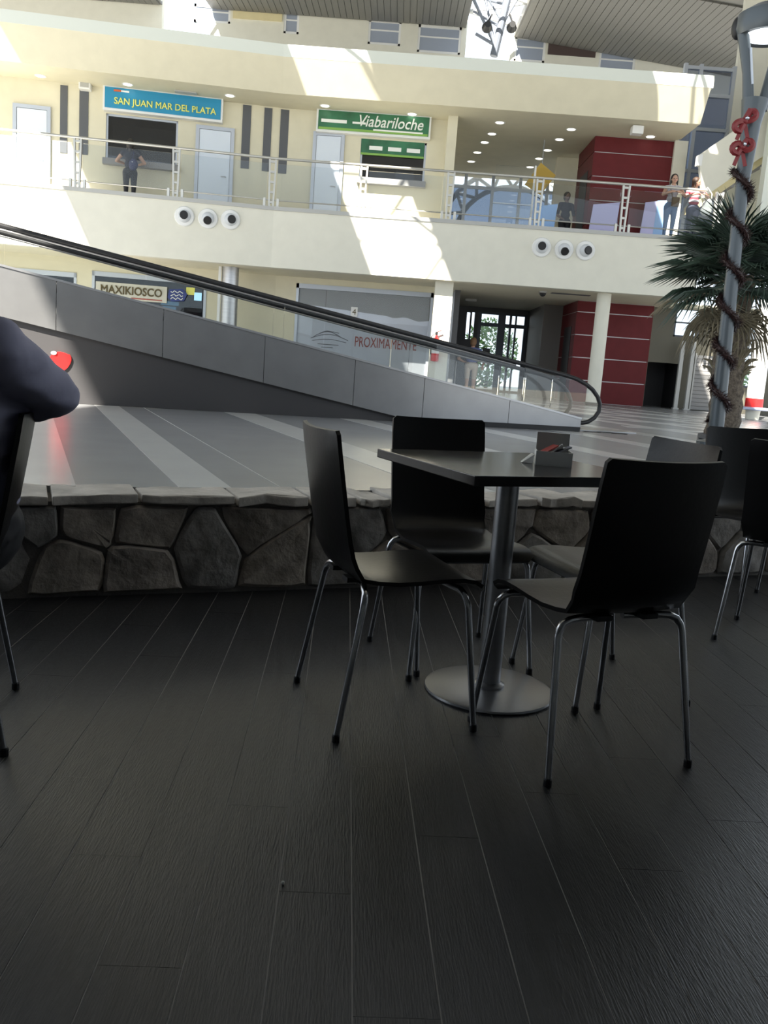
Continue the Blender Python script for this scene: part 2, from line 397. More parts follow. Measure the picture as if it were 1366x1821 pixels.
def stripe(o0, o1, bmax, bmin=None):
    nd = Vector((.923, .385, 0)); dd = Vector((-.385, .923, 0)); b0 = wall_clip(o0) if bmin is None else bmin; b1 = wall_clip(o1) if bmin is None else bmin
    p = [nd*o0+dd*b0, nd*o1+dd*b1, nd*o1+dd*bmax, nd*o0+dd*bmax]; mb = MB()
    mb.hexa([q+Vector((0, 0, ZT-.01)) for q in p]+[q+Vector((0, 0, ZT)) for q in p]); mb.build('floor_stripe', m_tilew, hallf)
for o0, o1 in ((-1.5, -1.2), (-.25, .20), (.645, .89), (1.97, 2.30), (3.25, 3.55), (4.5, 4.8), (5.8, 6.1), (7.1, 7.4), (8.4, 8.7), (9.7, 10.0), (11, 11.3), (12.3, 12.6), (13.6, 13.9)):
    stripe(o0, o1, 19.5)
for i in range(4):          # cross bands of pale tile in the far hall
    y = 12.6+i*2.1; MB_ = MB(); MB_.box(3.4, 13.0, y, y+.35, ZT-.01, ZT+.001); MB_.build('floor_stripe', m_tilew, hallf)
for off in (1.135,):
    nd = Vector((.923, .385, 0)); dd = Vector((-.385, .923, 0)); b0 = wall_clip(off)
    p = [nd*off+dd*b0, nd*(off+.004)+dd*b0, nd*(off+.004)+dd*9.5, nd*off+dd*9.5]; mb = MB()
    mb.hexa([q+Vector((0, 0, ZT-.01)) for q in p]+[q+Vector((0, 0, ZT+.0005)) for q in p]); mb.build('tile_joint', m_greytrim, hallf)

# ================================================================== STRUCTURE: roof
def zroof(x, y): return 12.5 + .07*max(0, y-20) - .1*max(0, x-1.5)
def roof_piece(mb, x0, x1, y0, y1, th=.3):
    c = [(x0, y0), (x1, y0), (x1, y1), (x0, y1)]
    mb.hexa([(a, b, zroof(a, b)) for a, b in c]+[(a, b, zroof(a, b)+th) for a, b in c])
roofh = [(-5.1, -3.08, 11.2, 19.6), (2.9, 4.85, 7.0, 12.5), (3.6, 4.85, 12.5, 18.2), (3.85, 5.5, 18.2, 20.0), (1.7, 3.5, 25, 34.6), (-12.2, -8.6, -6, 3), (-9.5, -7.7, 26, 34.6)]
roof = MB(); xs = sorted({-11.7, 15.0, 1.5, *[min(max(h[i], -11.7), 15) for h in roofh for i in (0, 1)]}); ys = sorted({-10.0, 20.0, 34.6, *[h[i] for h in roofh for i in (2, 3)]})
for a, b in zip(xs, xs[1:]):
    for c, d in zip(ys, ys[1:]):
        xm, ym = (a+b)/2, (c+d)/2
        if b-a > 1e-4 and not any(h[0] < xm < h[1] and h[2] < ym < h[3] for h in roofh): roof_piece(roof, a, b, c, d)
roof_piece(roof, -22, -11.7, 22, 34.6)
rf = struct('ceiling_hall', roof, m_slat, 'high grey slatted hall ceiling with glazed skylight strips', cat='ceiling')
x = -16.0
while x < 14.8:
    if not any(h[0]-.2 < x < h[1] for h in (roofh[4], roofh[6])):
        mb = MB(); c = [(x, 28.0), (x+.214, 28.0), (x+.214, 34.5), (x, 34.5)]
        mb.hexa([(a, b, zroof(a, b)-.045) for a, b in c]+[(a, b, zroof(a, b)-.001) for a, b in c]); mb.build('ceiling_slat', m_slat, rf)
    x += .23
# skylight lattice trusses (their shadows fall across the sun patches)
def lattice(xc, y0, y1, hw, step, zoff=.32):
    zz = lambda y: zroof(xc, y)+zoff
    for sx in (-hw, hw): MB().bar((xc+sx, y0, zz(y0)), (xc+sx, y1, zz(y1)), .09, .09).build('truss_chord', m_white, rf)
    y = y0; s = 1
    while y+step <= y1+.01:
        MB().bar((xc-s*hw, y, zz(y)), (xc+s*hw, y+step, zz(y+step)), .08, .08).build('truss_diagonal', m_white, rf); MB().bar((xc-hw, y, zz(y)), (xc+hw, y, zz(y)), .06, .06).build('truss_cross_bar', m_white, rf); y += step; s = -s
lattice(-4.1, 11.0, 19.8, 1.15, 2.2); lattice(4.4, 7.0, 20.0, .75, 2.4, .1); lattice(2.6, 25.0, 34.4, .95, 1.3, .1); lattice(-8.6, 26.0, 34.4, .9, 1.6, .1)
# rear clerestory wall
FR = Frame((0, 34.6), 0.0)
rear = MB(); holes = []
for (x0, y0, x1, y1) in ((345, 8, 410, 40), (505, 18, 532, 60), (655, 35, 713, 80), (743, 45, 820, 95), (915, 65, 970, 110), (1065, 90, 1130, 130)):
    holes.append(FR.rect(x0, y0, x1, y1))
gap = [(1.75, 3.4, 8, 20), (-9.5, -7.7, 8, 20)]
FR.holes(rear, -22, 15, 0, .3, 11.0, 14.0, holes+gap)
clw = struct('wall_clerestory', rear, m_creamw, 'far upper wall with small windows under the slatted ceiling', cat='wall')
for i, h in enumerate(holes):
    t = thing('window_%d' % (i+1), 'small clerestory window high above the parapet', 'window', FR.pt((h[0]+h[1])/2, .1, h[2]), kind='structure')
    mb = MB(); 
    for a in ((h[0], h[0]+.08, h[2], h[3]), (h[1]-.08, h[1], h[2], h[3]), (h[0], h[1], h[3]-.1, h[3]), (h[0], h[1], h[2], h[2]+.08)): FR.box(mb, a[0], a[1], .02, .14, a[2], a[3])
    mb.build('window_frame', m_white, t); FR.box(MB(), h[0]+.06, h[1]-.06, .05, .07, h[2]+.06, h[3]-.06).build('pane', mat('dusty_window_pane', (.34, .38, .46), .25), t); FR.box(MB(), h[0]+.05, h[1]-.05, .035, .055, (h[2]+h[3])/2+.05, (h[2]+h[3])/2+.10).build('glazing_bar', m_white, t)
for (x0, y0, x1, y1, m, n) in ((415, -6, 503, 36, m_yell, 'ochre'), (975, 70, 1060, 100, mat('brown_panel', (.07, .045, .04), .6), 'dark brown')):
    r = FR.rect(x0, y0, x1, y1); tag(FR.box(MB(), r[0], r[1], -.06, -.001, r[2], r[3]).build('wall_panel', m), '%s panel on the clerestory wall above the parapet' % n, 'panel')
for sx in (-1, 1):      # spot lights clamped to the truss
    p = at(889+sx*22, 46, 30.0); t = thing('spotlight', 'dark spotlight on the skylight truss, %s of the pair' % ('left' if sx < 0 else 'right'), 'spotlight', p)
    MB().lathe([(.10, -.16), (.16, .12), (.17, .16)], p, 12, 'y').build('housing', m_blackp, t); MB().bar(p+Vector((0, 0, .1)), p+Vector((-sx*.12, 0, .35)), .05, .05).build('bracket', m_blackp, t)
t = thing('skylight_mast', 'grey branching steel mast crossing the skylight above the parapet', 'mast', at(880, 100, 31.0)); m_mast = mat('mast_steel', (.20, .22, .26), .4, .3)
mb = MB(); mb.tube([at(878, 100, 31.0), at(907, -20, 31.0)], .13, 10); mb.build('main_strut', m_mast, t)
for a, b, rr in (((880, 80), (838, -10), .05), ((880, 80), (862, -10), .04), ((884, 60), (928, -15), .04), ((842, 20), (896, 52), .035), ((850, -5), (905, 10), .035), ((846, 60), (880, 80), .05), ((870, 0), (893, 40), .03)):
    mb = MB(); mb.tube([at(*a, 31.0), at(*b, 31.0)], rr, 6); mb.build('branch_strut', m_mast, t)

# ================================================================== STRUCTURE: facade
ZB, ZU, ZC = 4.65, 3.22, 7.54
XE = FB.px(806, 300, 2.4)[0]          # end of the ticket-office wall (u)
mb = MB(); sweep(mb, [(0, ZU), (.25, ZU), (.25, ZB-.09), (0, ZB-.09)]); struct('wall_balcony', mb, m_creamw, 'cream balcony front between the two floors', cat='wall')
mb = MB(); sweep(mb, [(-.03, ZB-.09), (2.6, ZB-.09), (2.6, ZB), (-.03, ZB)]); mb.box(J[0]+XE-.2, 7.3, D+2.6, 31, ZB-.09, ZB); mb.box(7.3, 14, D+2.6, 27, ZB-.09, ZB); struct('floor_balcony', mb, m_greytrim, 'grey edged balcony floor', cat='floor')
mb = MB(); sweep(mb, [(.25, ZU), (2.6, ZU), (2.6, ZU+.1), (.25, ZU+.1)]); mb.box(J[0]+XE-.3, 7.3, D+2.6, 31, ZU, ZU+.1); mb.box(7.3, 14, D+2.6, 25.4, ZU, ZU+.1); struct('ceiling_ground', mb, m_cream, 'cream ceiling under the balcony', cat='ceiling')
uE = 7.2-J[0]                         # right end of upper fascia
mb = MB(); sweep(mb, [(.6, 8.24), (.9, 8.24), (.9, 8.52), (.6, 8.52)], uR=uE); struct('trim_1', mb, m_strip, 'pale parapet strip along the top of the facade', cat='trim')
mb = MB(); sweep(mb, [(.603, 8.24), (1.10, ZC-.004), (1.25, ZC-.004), (1.3, 8.24)], uR=uE-.05); struct('wall_fascia', mb, m_cream, 'sloping cream fascia above the balcony', cat='wall')
mb = MB(); sweep(mb, [(1.26, ZC), (2.6, ZC), (2.6, ZC+.1), (1.26, ZC+.1)], uR=uE-.05); mb.box(J[0]+XE-.2, 7.1, D+2.6, 31, ZC, ZC+.1); struct('ceiling_balcony', mb, m_cream, 'cream balcony ceiling with round downlights', cat='ceiling')
mb = MB(); sweep(mb, [(.9, 8.24), (4.0, 8.24), (4.0, 8.4), (.9, 8.4)], uR=uE); struct('roof_deck', mb, m_strip, 'flat roof deck behind the parapet strip', cat='roof')
# upper back wall with ticket windows and doors
V2 = 2.4
tw1 = FA.rect(188, 208, 316, 290, V2); tw2 = FB.rect(640, 250, 757, 322, V2)
mb = MB(); FA.holes(mb, -10.4, (V2+.1)*KT, V2, V2+.2, ZB, ZC, [tw1]); struct('wall_upper_left', mb, m_cream, 'cream ticket office wall with dark slits', cat='wall')
mb = MB(); FB.holes(mb, -V2*KT, XE, V2, V2+.2, ZB, ZC, [tw2]); FB.box(mb, XE-.25, XE, V2-.45, V2+8, ZB, ZC); struct('wall_upper_middle', mb, m_cream, 'cream wall behind the green signs', cat='wall')
mb = MB()
for fr, r in ((FA, tw1), (FB, tw2)):
    fr.box(mb, r[0]-.1, r[1]+.1, V2+1.2, V2+1.3, r[2]-.2, r[3]+.2); fr.box(mb, r[0]-.14, r[0]-.02, V2+.2, V2+1.2, r[2]-.2, r[3]+.2); fr.box(mb, r[1]+.02, r[1]+.14, V2+.2, V2+1.2, r[2]-.2, r[3]+.2); fr.box(mb, r[0]-.1, r[1]+.1, V2+.2, V2+1.2, r[3]+.02, r[3]+.1); fr.box(mb, r[0]-.1, r[1]+.1, V2+.2, V2+1.2, r[2]-.12, r[2]-.02)
struct('wall_booth_interior', mb, m_dgrey, 'dark interior of the ticket booths', cat='wall')
def ticket_window(fr, r, label):
    t = thing('ticket_window', label, 'window', fr.pt((r[0]+r[1])/2, V2, r[2]), group='ticket windows')
    mb = MB()
    for a in ((r[0], r[0]+.05, r[2], r[3]), (r[1]-.05, r[1], r[2], r[3]), (r[0], r[1], r[3]-.05, r[3])): fr.box(mb, a[0], a[1], V2+.04, V2+.12, a[2], a[3])
    mb.build('window_frame', m_frame, t); fr.box(MB(), r[0]+.05, r[1]-.05, V2+.07, V2+.08, r[2], r[3]-.05).build('pane', g_dark, t)
    fr.box(MB(), r[0]-.04, r[1]+.04, V2-.22, V2+.1, r[2]-.14, r[2]+.01).build('counter_ledge', m_mgrey, t)
    return t
t = ticket_window(FA, tw1, 'dark ticket window with grey ledge below the blue sign')
t = ticket_window(FB, tw2, 'sunlit ticket window below the green sign')
r = FB.rect(640, 250, 757, 276, V2); FB.box(MB(), r[0]+.03, r[1]-.03, V2+.02, V2+.05, r[2], r[3]).build('header_band', m_green, t, label='green printed header band')
FB.box(MB(), r[0]+.03, r[1]-.03, V2+.015, V2+.05, r[2]-.03, r[2]+.02).build('header_edge', m_lime, t)
r2 = FB.rect(703, 306, 735, 322, V2+.3); FB.box(MB(), r2[0], r2[1], V2+.3, V2+.32, r2[2], r2[3]).build('notice', m_paper, t)
for j in range(3): FB.box(MB(), r[0]+.25+j*.5, r[0]+.6+j*.5, V2+.012, V2+.02, r[2]+.1, r[2]+.2).build('header_print', m_letwhite, t)
# slits
SL = [(107, 152, 120, 272), (141, 160, 157, 275), (430, 187, 445, 300), (468, 192, 482, 305), (497, 195, 512, 309), (530, 197, 547, 310)]
ords = ['leftmost', 'second', 'third', 'fourth', 'fifth', 'sixth']
for i, s in enumerate(SL):
    fr = FA if s[0] < 545 else FB; r = fr.rect(s[0], s[1], s[2], s[3], V2)
    t = tag(fr.box(MB(), r[0], r[1], V2-.02, V2+.01, r[2], r[3]).build('wall_slit', m_slit), '%s of six tall dark slits in the cream ticket office wall, counted from the left' % ords[i], 'slit', 'tall slits in the upper wall')
def swing_door(name, fr, s, v, label, m=None):
    r = fr.rect(*s, v); t = thing(name, label, 'door', fr.pt((r[0]+r[1])/2, v, r[2]), kind='structure'); mb = MB(); z0 = ZB if v > 1.5 and r[2] > 3 else r[2]
    for a in ((r[0]-.09, r[0], z0, r[3]+.09), (r[1], r[1]+.09, z0, r[3]+.09), (r[0], r[1], r[3], r[3]+.09)): fr.box(mb, a[0], a[1], v-.06, v-.001, a[2], a[3])
    mb.build('door_frame', m_frame, t); fr.box(MB(), r[0]+.008, r[1]-.008, v-.045, v-.002, z0+.01, r[3]-.008).build('door_leaf', m or m_door, t)
    mb = MB(); a = fr.pt(r[1]-.1, v-.1, z0+1.0); mb.tube([fr.pt(r[1]-.1, v-.04, z0+1.0), a, fr.pt(r[1]-.22, v-.1, z0+1.0)], .014, 8); mb.build('door_handle', m_steel, t); return t
swing_door('door_1', FA, (353, 232, 409, 350), V2, 'pale blue white door beside the blue sign')
swing_door('door_2', FB, (560, 242, 604, 368), V2, 'pale door left of the sunlit ticket window')
swing_door('door_3', FA, (30, 194, 84, 330), V2, 'pale blue door at the far left of the balcony')
# signs
r = FA.rect(189, 170, 394, 206, V2); t = thing('ticket_sign', 'blue lightbox sign with yellow SAN JUAN MAR DEL PLATA lettering', 'sign', FA.pt((r[0]+r[1])/2, V2, r[2]))
FA.box(MB(), r[0]-.05, r[1]+.05, V2-.22, V2-.001, r[2]-.06, r[3]+.06).build('sign_box', m_white, t, bevel=.01); FA.box(MB(), r[0], r[1], V2-.235, V2-.21, r[2], r[3]).build('sign_face', m_blue, t)
L = r[1]-r[0]; zc = (r[2]+r[3])/2; uc = (r[0]+r[1])/2
place_text('lettering', text_mesh('SAN JUAN MAR DEL PLATA', L*.88, .21, .008, m_letyel, 0, .018), FA, uc+.06, V2-.238, zc-.09, t)
FA.box(MB(), r[0]+.22, r[0]+.60, V2-.245, V2-.235, zc+.155, zc+.195).build('logo_stripe', m_letwhite, t); FA.box(MB(), r[0]+.22, r[0]+.40, V2-.25, V2-.245, zc+.15, zc+.2).build('logo_stripe', mat('orange_red_print', (.65, .12, .04), .5), t)
FA.box(MB(), uc+.3, uc+.85, V2-.55, V2-.35, ZC-.03, ZC-.001).build('air_grille', m_greytrim, None); tag(bpy.data.objects['air_grille'], 'thin grey air grille in the ceiling above the blue sign', 'grille')
r = FB.rect(567, 206, 763, 240, V2); t = thing('green_sign', 'green printed lightbox sign reading Viabariloche', 'sign', FB.pt((r[0]+r[1])/2, V2, r[2]))
FB.box(MB(), r[0]-.05, r[1]+.05, V2-.2, V2-.001, r[2]-.06, r[3]+.06).build('sign_box', m_white, t, bevel=.01); FB.box(MB(), r[0], r[1], V2-.215, V2-.19, r[2], r[3]).build('sign_face', m_green, t)
L = r[1]-r[0]; zc = (r[2]+r[3])/2
place_text('lettering', text_mesh('Viabariloche', L*.58, .28, .006, m_letwhite, .25, .01), FB, r[1]-L*.34, V2-.22, zc+.04, t); FB.box(MB(), r[1]-L*.5, r[1]-.15, V2-.222, V2-.216, r[2]+.05, r[2]+.09).build('lettering_line', m_letwhite, t)
FB.box(MB(), r[0]+.08, r[0]+.75, V2-.222, V2-.216, zc-.06, zc+.02).build('lettering_line', m_letwhite, t); FB.box(MB(), r[0]+.9, r[0]+1.25, V2-.222, V2-.216, zc-.05, zc+.0).build('bus_print', m_letwhite, t)
FB.box(MB(), r[0]+.02, r[1]-.02, V2-.219, V2-.2155, r[2]+.0, r[2]+.06).build('lime_stripe', m_lime, t)
r = FA.rect(141, 142, 162, 160, V2-.15); t = thing('speaker_box', 'small white speaker box above the second dark slit', 'speaker', FA.pt(r[0], V2, r[2]))
FA.box(MB(), r[0], r[1], V2-.25, V2-.001, r[2], r[3]).build('housing', m_white, t, bevel=.02); FA.box(MB(), r[0]+.04, r[1]-.04, V2-.256, V2-.25, r[2]+.04, r[3]-.04).build('grille', m_greytrim, t)
r = FB.rect(1120, 254, 1140, 268, 1.6); t = thing('emergency_light', 'small white emergency light under the balcony ceiling by the red wall', 'light', FB.pt(r[0], 1.6, ZC))
FB.box(MB(), r[0], r[1], 1.5, 1.75, ZC-.22, ZC-.02).build('housing', m_white, t, bevel=.02); FB.box(MB(), r[0]+.05, r[1]-.05, 1.58, 1.66, ZC-.03, ZC).build('bracket', m_white, t)
# downlights
def downlight(p, label, r=.13):
    t = thing('downlight', label, 'downlight', p, group='round downlights in the balcony ceiling')
    MB().lathe([(r*.82, -.004), (r, -.012), (r*1.12, -.004), (r*1.12, 0)], p, 20).build('trim_ring', m_white, t); MB().lathe([(.001, -.010), (r*.8, -.010), (r*.8, -.003)], p, 20).build('lamp_disc', m_lamp, t)
for i, (x, y) in enumerate([(72, 135), (227, 150), (409, 170), (578, 188), (733, 203)]): downlight(gz(x, y, ZC), 'round downlight above the ticket offices, %s from the left' % ['first', 'second', 'third', 'fourth', 'fifth'][i])
for i, (x, y) in enumerate([(889, 218), (875, 238), (862, 253), (849, 271), (838, 287)]): downlight(gz(x, y, ZC), 'round downlight in the row behind the cream corner pillar, %s from the front' % ['first', 'second', 'third', 'fourth', 'fifth'][i])
for i, (x, y) in enumerate([(1016, 230), (995, 248), (974, 267), (959, 282), (943, 297)]): downlight(gz(x, y, ZC), 'round downlight in the row running to the yellow board, %s from the front' % ['first', 'second', 'third', 'fourth', 'fifth'][i])
for i, (x, y) in enumerate([(1157, 243), (1126, 260)]): downlight(gz(x, y, ZC), 'round downlight %s the red wall' % ['at the fascia end right of', 'beside the emergency light above'][i])
# air nozzles on the balcony front
nord = ['left', 'middle', 'right']
for gi, grp in enumerate([[(328, 385, 0, .1), (370, 389, 0, -.55), (410, 391, .3, -.05)], [(963, 440, -.1, .1), (1003, 444, 0, -.55), (1041, 446, .35, -.05)]]):
    for i, (x, y, ax, az) in enumerate(grp):
        fr = FA if x < 500 else FB; u_, z_ = fr.px(x, y, 0); p = fr.pt(u_, 0, z_)
        t = thing('air_nozzle', 'white round air nozzle, %s one of the three %s' % (nord[i], 'below the blue sign' if gi == 0 else 'below the railing near the red wall'), 'air nozzle', p, group='ball jet nozzles on the balcony front')
        R = Matrix.Rotation(fr.ang, 3, 'Z'); mb = MB()
        mb.lathe([(.235, 0), (.235, -.025), (.215, -.05), (.14, -.055), (.14, 0)], p, 28, 'y', R); mb.build('flange', m_white, t, smooth=True)
        d = Vector((ax, -1, az)).normalized(); Q = R @ Vector((0, 0, 1)).rotation_difference(d).to_matrix()
        MB().lathe([(.15*math.cos(b), -.052-.13*math.sin(b)) for b in np.linspace(0, 1.5, 8)], p, 20, 'y', R).build('nozzle_ball', mat('pale_grey_nozzle', (.62, .64, .66), .5), t, smooth=True)
        MB().lathe([(.001, .150), (.088, .150), (.10, .135), (.095, .09)], p+R @ Vector((0, -.045, 0)), 20, 'z', Q).build('nozzle_mouth', m_blackp, t)
# railing ------------------------------------------------------------
rail = thing('balcony_railing', 'steel balcony railing with ladder like posts and glass panels', 'railing', FB.pt(0, .1, ZB))
ZR = ZB+1.12
mb = MB(); mb.tube([FA.pt(-10.4, .08, ZR), miter(.08, ZR), FB.pt(10.4, .08, ZR)], .032, 10); mb.build('top_rail', m_rail, rail, smooth=True)
mb = MB(); mb.tube([FA.pt(-10.4, .10, ZB+.16), miter(.10, ZB+.16), FB.pt(10.4, .10, ZB+.16)], .016, 8); mb.build('lower_rail', m_rail, rail, smooth=True)
posts = []
for x, y in [(-35, 300), (138, 292), (313, 305), (484, 320), (646, 335), (800, 345), (957, 365), (1110, 372), (1275, 385)]:
    fr = FA if x < 500 else FB; posts.append((fr, fr.px(x, y, .1)[0]))
for fr, u_ in posts:
    mb = MB()
    for s in (-.075, .075):
        z = ZB-.02; mb.hexa([fr.pt(u_+s*.62-.022, .06, z), fr.pt(u_+s*.62+.022, .06, z), fr.pt(u_+s*.62+.022, .14, z), fr.pt(u_+s*.62-.022, .14, z)] + [fr.pt(u_+s-.022, .06, ZR-.02), fr.pt(u_+s+.022, .06, ZR-.02), fr.pt(u_+s+.022, .14, ZR-.02), fr.pt(u_+s-.022, .14, ZR-.02)])
    for k in range(5): fr.box(mb, u_-.06, u_+.06, .075, .125, ZB+.08+k*.235, ZB+.13+k*.235)
    fr.box(mb, u_-.07, u_+.07, .04, .16, ZB-.03, ZB+.015); mb.build('post', m_rail, rail)
for (f1, a), (f2, b) in zip(posts, posts[1:]):
    p = f1.pt(a+.12, .1, 0); q = f2.pt(b-.12, .1, 0); mb = MB(); up = Vector((0, 0, 1)); mb.bar(p+up*(ZB+.585), q+up*(ZB+.585), .012, .83); mb.build('glass_panel', g_rail, rail)
    for s in (.0, 1.0):
        c = p.lerp(q, .02 if s == 0 else .98); mb = MB(); mb.box(c.x-.03, c.x+.03, c.y-.03, c.y+.03, ZB, ZB+.2); mb.build('glass_clamp', m_rail, rail)
# ================================================================== upper lobby on the right
xR0 = at(1050, 330, 24.8).x; xR1 = at(1190, 330, 24.8).x
def red_core(z0, z1, name, label):
    t = thing(name, label, 'wall', (xR0, 24.8, z0), kind='structure')
    MB().box(xR0+.03, xR1-.03, 24.83, 27.0, z0, z1).build('core', m_wmetal, t)
    z = z0; H = .62
    while z < z1-.05:
        zz = min(z+H, z1)
        MB().box(xR0, xR1, 24.8, 24.83, z+.012, zz-.012).build('red_panel', m_red, t); MB().box(xR0, xR0+.03, 24.83, 26.9, z+.012, zz-.012).build('red_panel', m_red, t); z = zz
    return t
red_core(ZB, ZC, 'wall_red_upper', 'dark red panelled core with pale joints on the balcony')
red_core(ZT, ZU, 'wall_red_lower', 'dark red panelled core with pale joints on the ground floor')
MB().box(xR0-.012, xR0-.001, 25.3, 26.3, ZB, ZB+2.1).build('door_4', m_dark); tag(bpy.data.objects['door_4'], 'dark doorway in the side of the upper red core', 'door', None, 'structure')
MB().box(xR0-.012, xR0-.001, 25.3, 26.3, ZT, ZT+2.1).build('door_5', m_dark); tag(bpy.data.objects['door_5'], 'dark doorway in the side of the lower red core', 'door', None, 'structure')
mb = MB(); mb.box(xR1+.0, xR1+.35, 24.7, 25.0, ZB, ZC); struct('wall_cream_pier', mb, m_creamw, 'narrow cream pier right of the red wall', cat='wall')
mb = MB(); x5 = at(985, 340, 27.4).x; mb.box(x5, xR0+.2, 27.4, 27.6, ZB, ZC); struct('wall_lobby_back', mb, m_cream, 'cream back wall of the upper lobby beside the red core', cat='wall')
FL = Frame((0, 30.6), 0.0)
win = thing('window_7', 'large glazed back wall of the upper lobby', 'window', (2.5, 30.6, ZB), kind='structure')
xa, xb = at(800, 340, 30.6).x-.4, x5+1.2
for k in range(6):
    xx = xa+(xb-xa)*k/5; MB().box(xx-.05, xx+.05, 30.55, 30.65, ZB, ZC).build('mullion', m_frame, win)
for z in (ZB+.05, ZB+1.3, ZC-.4):
    MB().box(xa, xb, 30.56, 30.64, z-.05, z+.05).build('transom', m_frame, win)
for k in range(5):
    a = xa+(xb-xa)*k/5; b = xa+(xb-xa)*(k+1)/5
    for z0, z1 in ((ZB+.1, ZB+1.25), (ZB+1.35, ZC-.45)): MB().box(a+.05, b-.05, 30.595, 30.605, z0, z1).build('pane', g_blue, win)
# curved white lattice arch outside the glazing
t = thing('lattice_arch', 'curved white lattice truss outside the lobby glazing', 'truss', (3.0, 33.0, ZB)); cen = at(905, 430, 33.0)
pa = [cen+Vector((-2.6*math.cos(a), 0, 2.5*math.sin(a))) for a in np.linspace(.15, 2.6, 15)]; pb = [cen+Vector((-2.0*math.cos(a), 0, 1.9*math.sin(a))) for a in np.linspace(.15, 2.6, 15)]
mb = MB(); mb.tube(pa, .09, 8); mb.build('chord', m_white, t); mb = MB(); mb.tube(pb, .09, 8); mb.build('chord', m_white, t); 
for q in (pa[0], pa[-1], pb[0]): mb = MB(); mb.tube([q, Vector((q.x, q.y, ZT-.03))], .09, 8); mb.build('support_leg', m_white, t)
for i in range(14): mb = MB(); mb.tube([pa[i], pb[i+1]] if i % 2 else [pb[i], pa[i+1]], .06, 6); mb.build('web_strut', m_white, t)
mb = MB(); mb.box(1.0, 6.0, 34.0, 34.2, ZB-.8, ZB+1.4); struct('wall_outer', mb, m_mgrey, 'grey outer wall beyond the lobby glazing', cat='wall')
# glass screen in front of the red core, yellow board, lilac reflection panels
t = thing('glass_screen', 'frameless glass screen with steel edge in the upper lobby', 'glass screen', at(945, 405, 25.5)); a = at(800, 340, 25.0).x; b = at(946, 350, 25.0).x
MB().box(a+1.2, b, 25.0, 25.012, ZB+.05, ZB+2.0).build('pane', g_clear, t); MB().box(b, b+.05, 24.97, 25.04, ZB, ZB+2.05).build('edge_post', m_white, t); MB().box(a+1.2, b, 24.98, 25.03, ZB+1.0, ZB+1.03).build('edge_rail', m_frame, t); MB().box(a+1.2, b, 24.97, 25.04, ZB, ZB+.06).build('floor_channel', m_frame, t)
c = at(962, 318, 25.6); t = thing('yellow_board', 'tilted yellow board hanging in the upper lobby', 'board', c); R = Matrix.Rotation(math.radians(28), 3, 'Y')
mb = MB(); mb.prism([c+R @ Vector(p) for p in ((-.30, 0, -.36), (.24, 0, -.36), (.30, 0, .30), (-.24, 0, .36))], (0, .04, 0)); mb.build('board_or_reflection_face', mat('ochre_board', (.55, .36, .06), .6), t); mb = MB(); mb.tube([c+Vector((0, .02, .3)), Vector((c.x, c.y+.02, ZC))], .01, 6); mb.build('hanging_rod', m_frame, t)
m_lil = mat('lilac_reflection', (.55, .54, .84), .4); m_lbl = mat('pale_blue_reflection', (.30, .50, .85), .4)  # added panels, coloured to stand in for window reflections in the railing glass
for i, (x0, y0, x1, y1, lab) in enumerate([(1048, 362, 1100, 412, 'pale lilac panel imitating a glass reflection at the middle of the red wall'), (1140, 358, 1185, 414, 'pale lilac and blue panel imitating a glass reflection at the right end of the red wall'), (950, 365, 990, 405, 'pale blue panel imitating a glass reflection beside the person in black')]):
    v = 24.55; r = (at(x0, 385, v).x, at(x1, 385, v).x, at((x0+x1)/2, y0, v).z); t = thing('reflection_panel', lab, 'board', ((r[0]+r[1])/2, v, ZB), group='reflection stand-ins behind the railing')
    mb = MB(); mb.prism([(r[0], v, ZB+.06), (r[1]-.06, v, ZB+.06), (r[1], v, r[2]+.06), (r[0]+.08, v, r[2]-.04)], (0, .03, 0)); mb.build('board_or_reflection_face', m_lil if i < 2 else m_lbl, t)
    if i == 1: mb = MB(); mb.prism([(r[1]-.32, v-.006, ZB+.07), (r[1]-.07, v-.006, ZB+.07), (r[1]-.01, v-.006, r[2]+.05), (r[1]-.28, v-.006, r[2]+.03)], (0, .005, 0)); mb.build('blue_reflection', m_lbl, t)
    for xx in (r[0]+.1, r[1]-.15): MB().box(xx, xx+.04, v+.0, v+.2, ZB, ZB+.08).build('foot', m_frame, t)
# ================================================================== right end: tinted curtain wall, stair parapet
FX = Frame((0, 26.5), 0.0)
cw = thing('window_8', 'tall blue tinted curtain wall right of the sunlit fascia end', 'window', (8.0, 26.5, ZB), kind='structure'); xa, xb = xR1+.55, at(1296, 200, 26.5).x
zs = [ZB, ZB+1.3, ZB+2.55, at(1265, 232, 26.5).z, at(1275, 172, 26.5).z, at(1290, 125, 26.5).z]
for xx in (xa, (xa+xb)/2-.25, xb): MB().box(xx-.05, xx+.05, 26.42, 26.56, ZB, zs[-1]+.1).build('mullion', m_frame, cw)
for z in zs: MB().box(xa, xb, 26.43, 26.55, z-.045, z+.045).build('transom', m_frame, cw)
for z0, z1 in zip(zs, zs[1:]):
    for a, b in ((xa, (xa+xb)/2-.25), ((xa+xb)/2-.25, xb)): MB().box(a+.05, b-.05, 26.48, 26.49, z0+.045, z1-.045).build('pane', g_slate, cw)
mb = MB(); mb.bar((xa+.2, 26.3, ZB+1.0), (xb, 26.3, zs[3]), .06, .06); mb.build('brace', m_frame, cw)
mb = MB(); mb.box(xb+.05, 14, 26.4, 26.6, ZB, 12.5); struct('wall_upper_right', mb, m_creamw, 'pale wall right of the tinted curtain wall', cat='wall')
mb = MB(); mb.box(xa-.3, 14, 29.0, 29.2, ZB, 10.0); struct('wall_behind_glazing', mb, mat('blue_grey_wall', (.50, .53, .62), .7), 'dark wall behind the tinted glazing', cat='wall')
